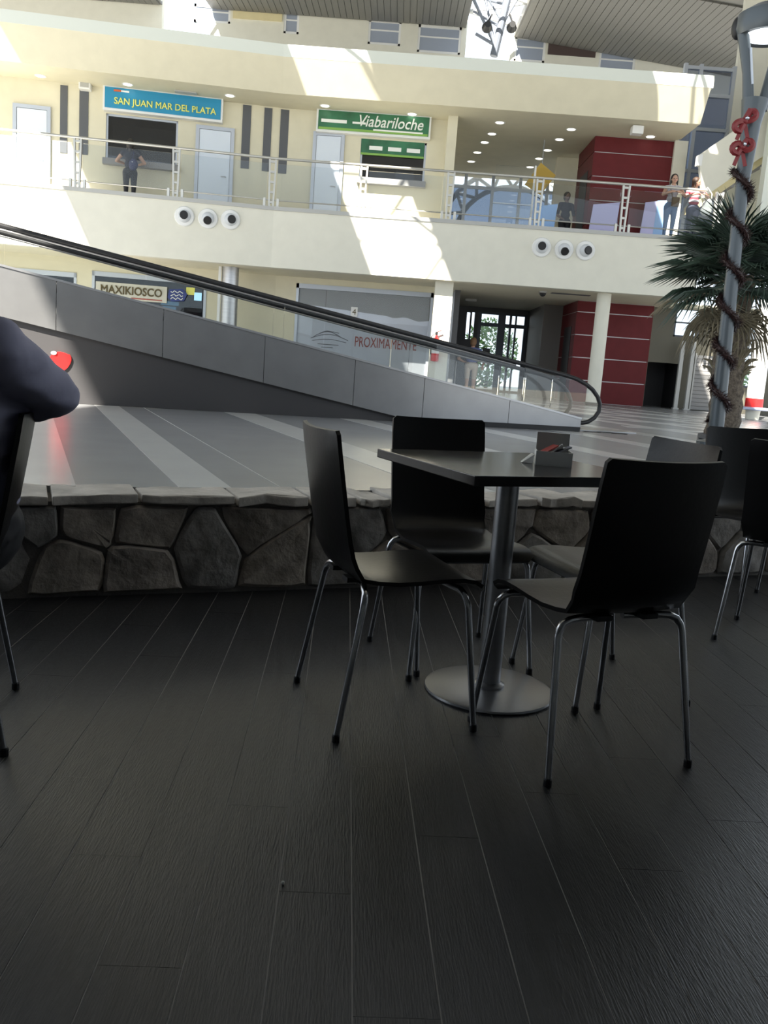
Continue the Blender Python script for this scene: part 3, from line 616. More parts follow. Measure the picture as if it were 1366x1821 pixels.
YS = 23.6; p0, p1, p2, p3 = at(1243, 276, YS), at(1366, 190, YS), at(1366, 268, YS), at(1250, 352, YS)
sl = (p1.z-p0.z)/(p1.x-p0.x); X2 = p1.x+4.0
t = thing('staircase', 'solid cream stair parapet climbing to the right behind the street lamp', 'staircase', (p0.x, YS, ZB))
mb = MB(); mb.prism([p0, Vector((X2, YS, p0.z+sl*(X2-p0.x))), Vector((X2, YS, p3.z+sl*(X2-p3.x))), p3], (0, .14, 0)); mb.build('parapet', m_creamw, t)
mb = MB(); e = Vector((0, .14, -.001)); mb.prism([p3+e, Vector((X2, YS, p3.z+sl*(X2-p3.x)))+e, Vector((X2, YS, p3.z+sl*(X2-p3.x)-.2))+e, p3+e+Vector((0, 0, -.2))], (0, 1.3, 0)); mb.build('stair_slab', m_yell, t)
mb = MB(); q = Vector((0, .05, .001)); mb.prism([p0+Vector((-.02, -.015, .0)), p0+Vector((.1, -.015, .03)), p0+Vector((.1, -.015, -.25)), p0+Vector((-.02, -.015, -.25))], (0, .17, 0)); mb.build('end_cap', m_white, t)
for i in range(9):
    x0 = p3.x+.2+i*.30; z0 = p3.z+sl*(x0-p3.x); MB().box(x0, x0+.32, YS+.15, YS+1.4, z0-.05, z0+.3*sl).build('tread', m_mgrey, t)
mb = MB(); x0 = p3.x+1.3; mb.box(x0-.1, 14, 25.4, 25.6, ZB, ZC+.4); struct('wall_stair_back', mb, m_creamw, 'cream wall behind the stair parapet', cat='wall')
mb = MB(); mb.box(at(1354, 320, 23.2).x, 14, 23.0, 23.3, ZB, 9.4); struct('wall_end_pier', mb, m_strip, 'pale pier at the right edge beyond the street lamp', cat='wall')
# ================================================================== ground floor
VG = 2.0
shop = FA.rect(163, 490, 366, 600, VG); pw = FB.rect(523, 512, 766, 672, VG); shop2 = FA.rect(-40, 478, 136, 560, VG)
mb = MB(); FA.holes(mb, -10.4, (VG+.1)*KT, VG, VG+.15, ZT, ZU, [(shop[0], shop[1], ZT+.5, shop[3]), (shop2[0], shop2[1], ZT+.5, shop2[3])]); struct('wall_ground_left', mb, m_cream, 'cream ground floor wall around the kiosk window', cat='wall')
mb = MB(); FB.holes(mb, -VG*KT, pw[1]+.1, VG, VG+.15, ZT, ZU, [(pw[0], pw[1], ZT+.15, pw[3])]); struct('wall_ground_middle', mb, m_cream, 'cream ground floor wall around the papered shop window', cat='wall')
# kiosk interior
mb = MB(); FA.box(mb, shop[0]-1, shop[1]+.8, VG+2.2, VG+2.3, ZT, ZU); FA.box(mb, shop[1]+.7, shop[1]+.8, VG+.15, VG+2.2, ZT, ZU); FA.box(mb, shop2[0]-.5, shop2[0]-.4, VG+.15, VG+2.2, ZT, ZU); FA.box(mb, shop2[0]-.5, shop[0]-1, VG+2.2, VG+2.3, ZT, ZU)
struct('wall_kiosk_interior', mb, m_dark, 'dark back wall of the kiosk', cat='wall')
def shop_window(n, fr, r, label, m_gl, div=(.5,)):
    t = thing('window_%d' % n, label, 'window', fr.pt((r[0]+r[1])/2, VG, r[2]), kind='structure'); mb = MB()
    for a in ((r[0], r[0]+.07, r[2], r[3]), (r[1]-.07, r[1], r[2], r[3]), (r[0], r[1], r[3]-.12, r[3]), (r[0], r[1], r[2], r[2]+.07)): fr.box(mb, a[0], a[1], VG-.02, VG+.1, a[2], a[3])
    mb.build('window_frame', m_frame, t); cuts = [r[0]+.07]+[r[0]+(r[1]-r[0])*d for d in div]+[r[1]-.07]
    for a, b in zip(cuts, cuts[1:]): fr.box(MB(), a+.01, b-.01, VG+.03, VG+.04, r[2]+.07, r[3]-.12).build('pane', m_gl, t)
    return t
shop_window(9, FA, (shop[0], shop[1], ZT+.5, shop[3]), 'dark kiosk window behind the moving walkway', g_dark, (.97,))
shop_window(10, FA, (shop2[0], shop2[1], ZT+.5, shop2[3]), 'grey shop window at the left end of the ground floor', g_dark)
r = FA.rect(170, 505, 297, 534, VG-.1); t = thing('kiosk_sign', 'cream MAXIKIOSCO sign board with red underline on the kiosk window', 'sign', FA.pt((r[0]+r[1])/2, VG, r[2])); 
FA.box(MB(), r[0], r[1], VG-.09, VG-.03, r[2], r[3]).build('sign_board', mat('cream_sign', (.62, .60, .52), .5), t, bevel=.005)
place_text('lettering', text_mesh('MAXIKIOSCO', (r[1]-r[0])*.86, (r[3]-r[2])*.52, .006, m_letbrown, 0, .022), FA, (r[0]+r[1])/2, VG-.095, (r[2]+r[3])/2+.03, t)
FA.box(MB(), r[0]+.9, r[1]-.12, VG-.1, VG-.09, r[2]+.04, r[2]+.07).build('underline', m_letred, t)
r = FA.rect(298, 513, 333, 537, VG-.1); t = thing('kiosk_badge', 'dark blue badge with white script beside the MAXIKIOSCO sign', 'sign', FA.pt((r[0]+r[1])/2, VG, r[2]))
mb = MB(); mb.prism([FA.pt(a, VG-.09, b) for a, b in ((r[0], r[2]+.1), (r[0]+.1, r[2]), (r[1]-.08, r[2]+.04), (r[1], r[3]-.12), (r[1]-.12, r[3]), (r[0]+.04, r[3]-.04))], FA.n*.05); mb.build('badge_plate', mat('navy_badge', (.03, .05, .22), .5), t)
for k in range(3): mb = MB(); mb.tube([FA.pt(r[0]+.08+j*.045, VG-.095, r[3]-.09-k*.085-.03*math.sin(j*2.1+k)) for j in range(8)], .012, 5); mb.build('script_stroke', m_letwhite, t)
for i, (x0, y0, x1, y1, m, lab) in enumerate([(333, 513, 348, 526, m_letyel, 'small yellow card at the right end of the kiosk window'), (347, 522, 360, 536, mat('lit_screen', (.4, .7, .9), .4, emit=(.45, .8, 1), estr=1.2), 'small bright blue screen at the right end of the kiosk window'), (286, 536, 318, 543, MATS['lit_screen'], 'upper bright strip light on the kiosk shelf'), (289, 545, 313, 551, MATS['lit_screen'], 'lower bright strip light on the kiosk shelf'), (315, 548, 352, 562, mat('dark_red_shelf', (.15, .02, .03), .6), 'dark red shelf front low in the kiosk window')]):
    r = FA.rect(x0, y0, x1, y1, VG+.3); v0 = VG+.3 if i > 1 else VG-.03; tag(FA.box(MB(), r[0], r[1], v0, v0+.025, r[2], r[3]).build('kiosk_display', m), lab, 'display')
t = thing('kiosk_shelf', 'dark shelf unit inside the kiosk window', 'shelf', FA.pt((shop[0]+shop[1])/2, VG+.6, ZT))
for k in range(4): FA.box(MB(), shop[0]+.3, shop[1]-.1, VG+.42, VG+.8, ZT+.3+k*.5, ZT+.34+k*.5).build('shelf_board', m_dgrey, t)
for a in (shop[0]+.3, shop[1]-.14): FA.box(MB(), a, a+.04, VG+.42, VG+.8, ZT, ZT+2.0).build('side_panel', m_dgrey, t)
# steel column by the kiosk
u_, z_ = FA.px(408, 540, .9); p = FA.pt(u_, .9, 0); t = thing('steel_column', 'round brushed steel column beside the kiosk window', 'column', (p.x, p.y, ZT))
MB().lathe([(.21, ZT+.1), (.21, ZU)], (p.x, p.y, 0), 28).build('shaft', m_steel, t, smooth=True); MB().lathe([(.26, ZT), (.26, ZT+.1), (.21, ZT+.1)], (p.x, p.y, 0), 28).build('base_ring', m_steel, t, smooth=True)
for k in (1.1, 2.2): MB().lathe([(.213, ZT+k), (.216, ZT+k+.01), (.213, ZT+k+.02)], (p.x, p.y, 0), 28).build('seam_ring', m_greytrim, t)
FA.box(MB(), u_-.30, u_-.23, .85, 1.0, ZT, ZU).build('edge_profile', m_white, t)
# papered window
t = shop_window(11, FB, (pw[0], pw[1], ZT+.15, pw[3]), 'shop window papered over with white sheets reading PROXIMAMENTE', g_clear, (.22,))
mb = MB(); FB.box(mb, pw[0]-.05, pw[1]+.05, VG+.066, VG+.145, ZT+.16, pw[3]-.01); struct('wall_shop_interior', mb, m_mgrey, 'grey interior behind the papered window', cat='wall')
r = FB.rect(523, 553, 765, 668, VG); uu = np.linspace(pw[0]+.07, pw[1]-.07, 26); top = [r[3]-.04-.03*i/25*8+.03*math.sin(i*1.3)*(i > 17) for i in range(26)]
mb = MB(); mb.prism([FB.pt(a, VG+.05, ZT+.3) for a in (uu[0], uu[-1])]+[FB.pt(a, VG+.05, z+.12) for a, z in zip(uu[::-1], top[::-1])], FB.n*.012); mb.build('paper_sheet', m_paper, t)
FB.box(MB(), *[FB.px(x, 590, VG)[0] for x in (627, 630)], VG+.045, VG+.05, ZT+.3, r[3]).build('paper_seam', mat('paper_seam', (.70, .71, .80), .8), t)
a, b = FB.px(631, 611, VG)[0], FB.px(741, 611, VG)[0]; zc = FB.px(686, 611, VG)[1]
place_text('lettering', text_mesh('PROXIMAMENTE', b-a, .27, .004, m_letred, 0, .0), FB, (a+b)/2, VG+.042, zc, t)
a, b = FB.px(552, 603, VG)[0], FB.px(619, 603, VG)[0]; zc = FB.px(585, 602, VG)[1]; m_line = mat('grey_print', (.22, .21, .23), .7)
for k, (dx0, dx1, h, rise) in enumerate(((0, 1, -.02, .13), (.08, .85, .03, .15), (.2, .7, .10, .1), (.05, .95, -.08, .06), (.3, .75, .16, .03))):
    mb = MB(); mb.tube([FB.pt(a+(b-a)*(dx0+(dx1-dx0)*s), VG+.044, zc+h+rise*math.sin(math.pi*s)) for s in np.linspace(0, 1, 9)], .009, 5); mb.build('logo_line', m_line, t)
for k in range(2): FB.box(MB(), a+.2+k*.1, b-.25-k*.15, VG+.04, VG+.046, zc-.17-k*.08, zc-.15-k*.08).build('logo_text_line', m_line, t)
r = FB.rect(624, 546, 636, 563, VG); FB.box(MB(), r[0], r[1], VG+.0, VG+.012, r[2], r[3]).build('number_card', m_white, t); place_text('number', text_mesh('4', None, .15, .003, m_letbrown), FB, (r[0]+r[1])/2, VG-.004, (r[2]+r[3])/2, t)
# sunlit pillar with fire extinguisher
x0, x1 = FB.px(767, 600, .35)[0], FB.px(799, 600, .35)[0]
mb = MB(); FB.box(mb, x0, x1, .35, .75, ZT, ZU); struct('wall_pillar', mb, m_creamw, 'sunlit cream pillar carrying the fire extinguisher', cat='wall')
u_ = FB.px(774, 625, .25)[0]; zt_ = FB.px(774, 607, .25)[1]+.12; p = FB.pt(u_, .24, zt_); t = thing('fire_extinguisher', 'red fire extinguisher hanging on the sunlit pillar', 'extinguisher', p-Vector((0, 0, .62)))
MB().lathe([(.02, -.62), (.09, -.61), (.098, -.58), (.098, -.12), (.08, -.06), (.035, -.02), (.03, .03)], p, 20).build('cylinder', m_redpaint, t, smooth=True); MB().lathe([(.03, .03), (.035, .1), (.02, .12)], p, 12).build('valve', m_blackp, t)
mb = MB(); mb.bar(p+Vector((-.02, 0, .1)), p+Vector((.13, 0, .16)), .03, .02); mb.build('lever', m_redpaint, t); mb = MB(); mb.tube([p+Vector((-.03, 0, .07)), p+Vector((-.12, -.02, .0)), p+Vector((-.125, -.02, -.3)), p+Vector((-.11, -.02, -.45))], .014, 8); mb.build('hose', m_rubber, t, smooth=True)
mb = MB(); mb.lathe([(.0995, -.42), (.0995, -.24)], p, 20); mb.build('paper_label', m_white, t); FB.box(MB(), u_-.04, u_+.04, .30, .35, zt_-.2, zt_-.1).build('wall_bracket', m_blackp, t)
# passage to the exit
FP = Frame((0, 30.0), 0.0); dr = FP.rect(846, 557, 932, 697, 0); x800 = at(812, 620, 30).x
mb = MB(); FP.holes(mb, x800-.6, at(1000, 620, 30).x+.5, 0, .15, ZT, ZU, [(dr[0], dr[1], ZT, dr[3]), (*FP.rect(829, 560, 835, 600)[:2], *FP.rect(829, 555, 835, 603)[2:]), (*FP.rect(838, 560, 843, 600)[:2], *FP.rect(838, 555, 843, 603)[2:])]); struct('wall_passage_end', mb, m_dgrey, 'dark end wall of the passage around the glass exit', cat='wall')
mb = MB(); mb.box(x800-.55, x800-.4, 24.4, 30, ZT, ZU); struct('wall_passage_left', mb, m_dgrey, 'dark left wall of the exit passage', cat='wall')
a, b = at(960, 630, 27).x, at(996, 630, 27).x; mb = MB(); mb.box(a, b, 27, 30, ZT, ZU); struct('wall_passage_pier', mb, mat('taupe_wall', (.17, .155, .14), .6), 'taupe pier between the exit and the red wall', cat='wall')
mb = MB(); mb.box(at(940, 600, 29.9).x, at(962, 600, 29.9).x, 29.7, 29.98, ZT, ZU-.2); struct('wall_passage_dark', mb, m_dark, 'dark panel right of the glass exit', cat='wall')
t = thing('door_6', 'glass exit door with dark frames and greenery outside', 'door', FP.pt((dr[0]+dr[1])/2, 0, ZT), kind='structure'); m_df = mat('dark_aluminium', (.06, .065, .08), .4, .4)
zt_ = FP.px(890, 582, 0)[1]; ux = lambda x: FP.px(x, 640, 0)[0]
for a, b in ((dr[0], dr[0]+.1), (ux(880), ux(893)), (ux(900), ux(904)), (ux(910), ux(913)), (dr[1]-.08, dr[1])): FP.box(MB(), a, b, .0, .1, ZT, dr[3]).build('door_stile', m_df, t)
for z0, z1 in ((ZT, ZT+.08), (zt_, zt_+.12), (dr[3]-.06, dr[3])): FP.box(MB(), dr[0], dr[1], .01, .09, z0, z1).build('door_rail', m_df, t)
FP.box(MB(), dr[0]+.1, ux(880), .045, .055, ZT+.08, zt_).build('pane', g_clear, t); FP.box(MB(), ux(893), dr[1]-.08, .045, .055, ZT+.08, zt_).build('pane', g_clear, t); FP.box(MB(), dr[0]+.1, dr[1]-.08, .045, .055, zt_+.12, dr[3]-.06).build('pane', g_clear, t)
r = FP.rect(858, 619, 871, 634); FP.box(MB(), r[0], r[1], .02, .045, r[2], r[3]).build('door_notice', m_dgrey, t)
r = FP.rect(828, 522, 848, 536, -3); t = thing('exit_sign', 'pale exit lightbox hanging at the passage ceiling', 'sign', FP.pt(r[0], -3, ZU)); FP.box(MB(), r[0], r[1], -3.05, -2.95, r[2], r[3]).build('sign_box', m_greytrim, t, bevel=.01); mb = MB()
for a in (r[0]+.05, r[1]-.07): FP.box(mb, a, a+.02, -3.01, -2.99, r[3], ZU)
mb.build('hanger', m_frame, t)
p = at(966, 516, 23.0); p.z = ZU; t = thing('dome_camera', 'small dark dome camera under the balcony near the column', 'camera', p); MB().lathe([(.1, 0), (.1, -.04), (.001, -.041)], p, 16).build('base_plate', m_greytrim, t); MB().sphere(p+Vector((0, 0, -.05)), .085, 14, 8).build('dome', m_blackp, t, smooth=True)
p = at(800, 500, 22.6); p.z = ZU; t = thing('ceiling_sensor', 'tiny grey ceiling sensor above the sunlit pillar', 'sensor', p); MB().lathe([(.07, 0), (.06, -.04), (.03, -.07), (.001, -.071)], p, 14).build('sensor_body', m_greytrim, t, smooth=True)
r = gz(1015, 523, ZU); MB().box(r.x-.5, r.x+.5, r.y-.1, r.y+.1, ZU-.015, ZU-.001).build('ceiling_vent', m_dgrey); tag(bpy.data.objects['ceiling_vent'], 'slim dark vent in the ceiling left of the cream column', 'vent')
# round cream column
p = at(1062, 640, 22.5); t = thing('round_column', 'round cream column standing in front of the red ground floor wall', 'column', (p.x, p.y, ZT)); MB().lathe([(.175, ZT+.08), (.175, ZU)], (p.x, p.y, 0), 28).build('shaft', m_creamw, t, smooth=True); MB().lathe([(.19, ZT), (.19, ZT+.08), (.175, ZT+.08)], (p.x, p.y, 0), 28).build('base_ring', m_blackp, t, smooth=True)
# short steel stand near the passage
p = gz(810, 702, ZT); p.y = 25.0; p.x = at(809, 670, 25).x; t = thing('bollard', 'thin steel post at the left of the exit passage', 'post', (p.x, p.y, ZT)); MB().lathe([(.022, ZT), (.022, ZT+.85), (.03, ZT+.86), (.001, ZT+.9)], (p.x, p.y, 0), 12).build('post_shaft', m_steel, t, smooth=True); MB().lathe([(.12, ZT), (.12, ZT+.015), (.02, ZT+.03)], (p.x, p.y, 0), 16).build('foot_plate', m_steel, t)
# right end of the ground floor
xq = xR1; FQ = Frame((0, 25.2), 0.0); hh = [(*FQ.rect(1150, 640, 1208, 690)[:2], ZT, FQ.px(1178, 645)[1]), (*FQ.rect(1318, 575, 1352, 690)[:2], FQ.px(1335, 690)[1], FQ.px(1335, 572)[1]), (*FQ.rect(1200, 548, 1247, 600)[:2], FQ.px(1220, 600)[1], FQ.px(1220, 548)[1])]
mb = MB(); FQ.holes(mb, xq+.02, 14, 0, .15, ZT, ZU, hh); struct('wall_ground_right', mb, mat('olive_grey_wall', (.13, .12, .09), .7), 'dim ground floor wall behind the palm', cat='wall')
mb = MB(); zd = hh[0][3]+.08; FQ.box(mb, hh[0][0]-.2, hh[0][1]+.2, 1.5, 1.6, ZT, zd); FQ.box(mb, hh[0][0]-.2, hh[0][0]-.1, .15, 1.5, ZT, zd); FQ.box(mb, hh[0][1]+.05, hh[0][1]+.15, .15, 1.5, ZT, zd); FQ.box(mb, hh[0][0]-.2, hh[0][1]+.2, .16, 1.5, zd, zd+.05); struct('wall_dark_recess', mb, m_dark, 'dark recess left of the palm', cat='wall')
for i, h in enumerate(hh[1:]):
    t = thing('window_%d' % (12+i), ['bright ground floor window right of the palm trunk', 'bright window behind the lower palm fronds'][i], 'window', FQ.pt(h[0], 0, h[2]), kind='structure'); mb = MB()
    for a in ((h[0], h[0]+.05, h[2], h[3]), (h[1]-.05, h[1], h[2], h[3]), (h[0], h[1], h[2], h[2]+.05), (h[0], h[1], h[3]-.05, h[3]), (h[0], h[1], (h[2]+h[3])/2-.02, (h[2]+h[3])/2+.02)): FQ.box(mb, a[0], a[1], .02, .1, a[2], a[3])
    mb.build('window_frame', m_df, t); FQ.box(MB(), h[0]+.05, h[1]-.05, .05, .06, h[2]+.05, h[3]-.05).build('pane', g_clear, t)
for i, x in enumerate((1205, 1224)):
    a = at(x, 690, 24.9).x; t = thing('slim_post', 'slim pale post %s of the pair behind the palm' % ('left' if i == 0 else 'right'), 'post', (a, 24.9, ZT)); MB().box(a-.05, a+.05, 24.85, 24.95, ZT, ZT+1.9).build('post_shaft', m_greytrim, t); MB().box(a-.08, a+.08, 24.82, 24.98, ZT, ZT+.04).build('foot_plate', m_greytrim, t)
a, b = at(1232, 690, 25.1).x, at(1290, 690, 25.1).x; t = thing('roller_shutter', 'grey roller shutter behind the palm trunk', 'shutter', ((a+b)/2, 25.1, ZT))
for k in range(14): MB().box(a, b, 25.12, 25.16, ZT+.02+k*.11, ZT+.12+k*.11).build('slat', m_mgrey, t)
for e in (a-.04, b): MB().box(e, e+.04, 25.08, 25.18, ZT, ZT+1.6).build('guide_rail', m_greytrim, t)
# sunlit white column at the right edge
p = gz(1340, 748, ZT); p = at(1345, 690, 20.6); t = thing('white_column', 'sunlit white column with red band at the right edge', 'column', (p.x, p.y, ZT)); c = (p.x, p.y, 0); zb = at(1345, 728, 20.6).z
MB().lathe([(.19, zb+.25), (.19, ZU)], c, 24).build('shaft', m_white, t, smooth=True); MB().lathe([(.2, zb+.04), (.2, zb+.25)], c, 24).build('red_band', m_redpaint, t, smooth=True); MB().lathe([(.2, zb), (.33, zb-.02), (.35, zb+.0), (.33, zb+.04), (.2, zb+.05)], c, 24).build('ring_shelf', mat('pale_blue_plastic', (.5, .55, .75), .4), t, smooth=True); MB().lathe([(.15, ZT), (.17, zb)], c, 24).build('foot_shaft', m_creamw, t, smooth=True)
# outdoors: bushes and trees beyond the glass
def foliage(name, label, c, r, n, m, group):
    t = thing(name, label, 'bush', (c.x, c.y, .4), group=group); mb = MB(); rg = np.random.default_rng(int(c.x*97+c.y*13) % 9999)
    for _ in range(n):
        d = rg.normal(size=3); d /= np.linalg.norm(d); q = c+Vector(d*np.array(r)*rg.uniform(.55, 1)**.6); a = Vector(rg.normal(size=3)).normalized(); b = a.orthogonal().normalized(); s = rg.uniform(.07, .15)
        mb.add([q-a*s, q+b*s*.5, q+a*s, q-b*s*.5], [(0, 1, 2, 3)])
    mb.build('foliage', m, t); mb = MB(); mb.tube([(c.x, c.y, .3), (c.x+.03, c.y, c.z-r[2]*.3), (c.x, c.y, c.z)], [.08, .06, .03], 8); mb.build('stem', m_trunk, t)
pave = MB().box(-30, 40, 36, 80, -.1, ZT-.02); struct('ground_outside', pave, m_ground, 'pale outdoor paving beyond the building', cat='ground')
foliage('garden_bush', 'leafy green bush outside the glass exit door', Vector((at(870, 640, 38).x, 38.5, 1.9)), (1.3, .9, 1.5), 1500, m_bush, 'bushes outside'); foliage('garden_bush', 'leafy green bush outside the window right of the palm', Vector((at(1335, 680, 38).x, 39, 1.2)), (3.0, .9, .9), 1800, m_bush, 'bushes outside')
# ================================================================== moving walkway
FT = Frame((0, 9.9), math.atan(.30))
tv = thing('moving_walkway', 'inclined moving walkway with steel cladding, glass balustrades and black handrails', 'walkway', FT.pt(0, .7, ZT))
def line_fit(pts, v):
    q = [FT.px(x, y, v) for x, y in pts]; a = np.polyfit([p[0] for p in q], [p[1] for p in q], 1); return lambda u: a[0]*u+a[1]
topz = line_fit([(0, 474), (262, 542), (560, 618), (714, 663), (903, 711)], 0); lowz = line_fit([(90, 584), (230, 622), (352, 654), (560, 704), (640, 724)], 0)
uE_, zE_ = FT.px(1034, 746, 0); UL = -8.5; sT = topz(1)-topz(0); sL = lowz(1)-lowz(0)
def clad_top(u): return max(topz(u), zE_ if u > uE_-1e-6 else topz(u)) if u < uE_-.6 else topz(uE_-.6)+(zE_-topz(uE_-.6))*(u-uE_+.6)/.6
def clad_low(u): return max(lowz(u), ZT)
uF = (ZT-lowz(0))/sL       # where the cladding meets the floor
edges = sorted([UL, uF, uE_]+[FT.px(x, y, 0)[0] for x, y in ((100, 540), (290, 590), (470, 640), (630, 680), (775, 715), (905, 735))]+[UL+2.2]); edges = [e for i, e in enumerate(edges) if i == 0 or e-edges[i-1] > .5 or e == uE_]
for a, b in zip(edges, edges[1:]):
    a2, b2 = a+.003, b-.003; pts = [(a2, clad_low(a2)+.004), (b2, clad_low(b2)+.004), (b2, clad_top(b2)), (a2, clad_top(a2))]
    if a2 < uE_-.6 < b2: pts.insert(3, (uE_-.6, clad_top(uE_-.6)))
    for v in (0.0, .96):
        mb = MB(); mb.prism([FT.pt(p[0], v, p[1]) for p in pts], FT.n*.04); mb.build('cladding_panel', m_clad, tv)
# deck caps, pallet band, underside, charcoal side wall
us = [UL, uE_-.6, uE_]
for v0, v1 in ((-.012, .27), (.73, 1.012)):
    for a, b in zip(us, us[1:]):
        mb = MB(); mb.hexa([FT.pt(a, v0, clad_top(a)), FT.pt(b, v0, clad_top(b)), FT.pt(b, v1, clad_top(b)), FT.pt(a, v1, clad_top(a))]+[FT.pt(a, v0, clad_top(a)+.022), FT.pt(b, v0, clad_top(b)+.022), FT.pt(b, v1, clad_top(b)+.022), FT.pt(a, v1, clad_top(a)+.022)]); mb.build('deck_cap', m_steel, tv)
u = UL
while u < uE_-.25:
    b = min(u+.398, uE_-.1); mb = MB(); z0, z1 = clad_top(u)-.06, clad_top(b)-.06; mb.hexa([FT.pt(u, .27, z0-.03), FT.pt(b, .27, z1-.03), FT.pt(b, .73, z1-.03), FT.pt(u, .73, z0-.03), FT.pt(u, .27, z0), FT.pt(b, .27, z1), FT.pt(b, .73, z1), FT.pt(u, .73, z0)]); mb.build('pallet', m_dgrey, tv); u += .4
mb = MB(); ub = uF-.02; mb.hexa([FT.pt(UL, .05, clad_low(UL)+.01), FT.pt(ub, .05, ZT+.01), FT.pt(ub, .95, ZT+.01), FT.pt(UL, .95, clad_low(UL)+.01), FT.pt(UL, .05, clad_low(UL)+.05), FT.pt(ub, .05, ZT+.05), FT.pt(ub, .95, ZT+.05), FT.pt(UL, .95, clad_low(UL)+.05)]); mb.build('underside', m_under, tv)
mb = MB(); mb.prism([FT.pt(UL, .06, ZT), FT.pt(ub-.05, .06, ZT), FT.pt(ub-.05, .06, ZT+.02), FT.pt(UL, .06, clad_low(UL)+.01)], FT.n*.05); mb.build('side_wall', m_under, tv)
FT.box(MB(), uE_-.02, uE_+.9, .2, .8, ZT, ZT+.012).build('landing_plate', m_steel, tv)
# dark bottom skirt and end cap
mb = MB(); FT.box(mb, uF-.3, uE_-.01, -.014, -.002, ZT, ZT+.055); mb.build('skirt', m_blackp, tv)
mb = MB(); FT.box(mb, uE_-.05, uE_, .04, .26, ZT, zE_); FT.box(mb, uE_-.05, uE_, .74, .96, ZT, zE_); mb.build('end_cap', m_steel, tv)
# balustrades
hz = line_fit([(0, 402), (123, 431), (361, 497), (560, 549), (773, 606), (930, 647)], .12)
uS = FT.px(985, 661, .12)[0]; zS = hz(uS)
def hand_path():
    return [(UL, hz(UL)), (uS-2.5, hz(uS-2.5)), (uS-.5, hz(uS-.5)), (uS, zS)]+[FT.px(x, y, .12) for x, y in ((1008, 668), (1026, 674), (1042, 683), (1054, 693), (1063, 706), (1067, 719), (1065, 732), (1057, 743), (1046, 750), (1036, 752))]
HP = hand_path()
for v in (.12, .87):
    mb = MB(); mb.tube([FT.pt(u, v, z) for u, z in HP]+[FT.pt(HP[-1][0]-.25, v, HP[-1][1]-.0)], .026, 10); mb.build('handrail', m_rubber, tv, smooth=True)
    mb = MB(); mb.tube([FT.pt(u, v, z-.036) for u, z in HP[:3]], .011, 8); mb.build('handrail_guide', m_steel, tv, smooth=True)
    cuts = list(np.arange(UL, uS, 1.45))+[uS]
    for a, b in zip(cuts, cuts[1:]):
        if b-a < .05: continue
        mb = MB(); q = [FT.pt(a+.004, v-.006, clad_top(a)+.02), FT.pt(b-.004, v-.006, clad_top(b)+.02), FT.pt(b-.004, v-.006, hz(b)-.04), FT.pt(a+.004, v-.006, hz(a)-.04)]; mb.prism(q, FT.n*.012); mb.build('balustrade_glass', g_clear, tv)
    mb = MB(); q = [(uS, clad_top(uS)+.02), (uE_, zE_+.02)]+[(u, z) for u, z in HP[::-1] if u > uS]+[(uS, zS-.04)]; q2 = [FT.pt(u, v-.006, z) for u, z in q]; mb.prism(q2, FT.n*.012); mb.build('newel_glass', g_clear, tv)
# red rounded sticker on the charcoal side wall
u_, z_ = FT.px(107, 641, .05); t = thing('red_sticker', 'shiny red rounded plaque on the charcoal side of the walkway', 'plaque', FT.pt(u_, .05, z_)); pts = []
for a in np.linspace(0, 2*math.pi, 28, endpoint=False): pts.append((u_+.105*math.cos(a)*(1+.12*math.sin(2*a)), z_+.105*math.sin(a)*(1-.18*(math.sin(a) > .75))))
mb = MB(); mb.prism([FT.pt(a, .035, b) for a, b in pts], FT.n*.024); mb.build('plaque_disc', m_redpaint, t); mb = MB(); mb.sphere(FT.pt(u_-.06, .03, z_+.07), (.03, .012, .02), 10, 6); mb.build('white_spot', m_white, t)
# floor slots at the landing
for i, (x, y) in enumerate(((1052, 768), (1078, 769), (1100, 771))):
    p = gz(x, y, ZT); MB().box(p.x-.1, p.x+.1, p.y-.05, p.y+.05, ZT, ZT+.004).build('floor_slot', m_blackp); tag([o for o in bpy.data.objects if o.name.startswith('floor_slot')][-1], 'dark floor slot plate past the walkway end, %s from the newel' % ['first', 'second', 'third'][i], 'floor plate', 'slots in the hall floor')

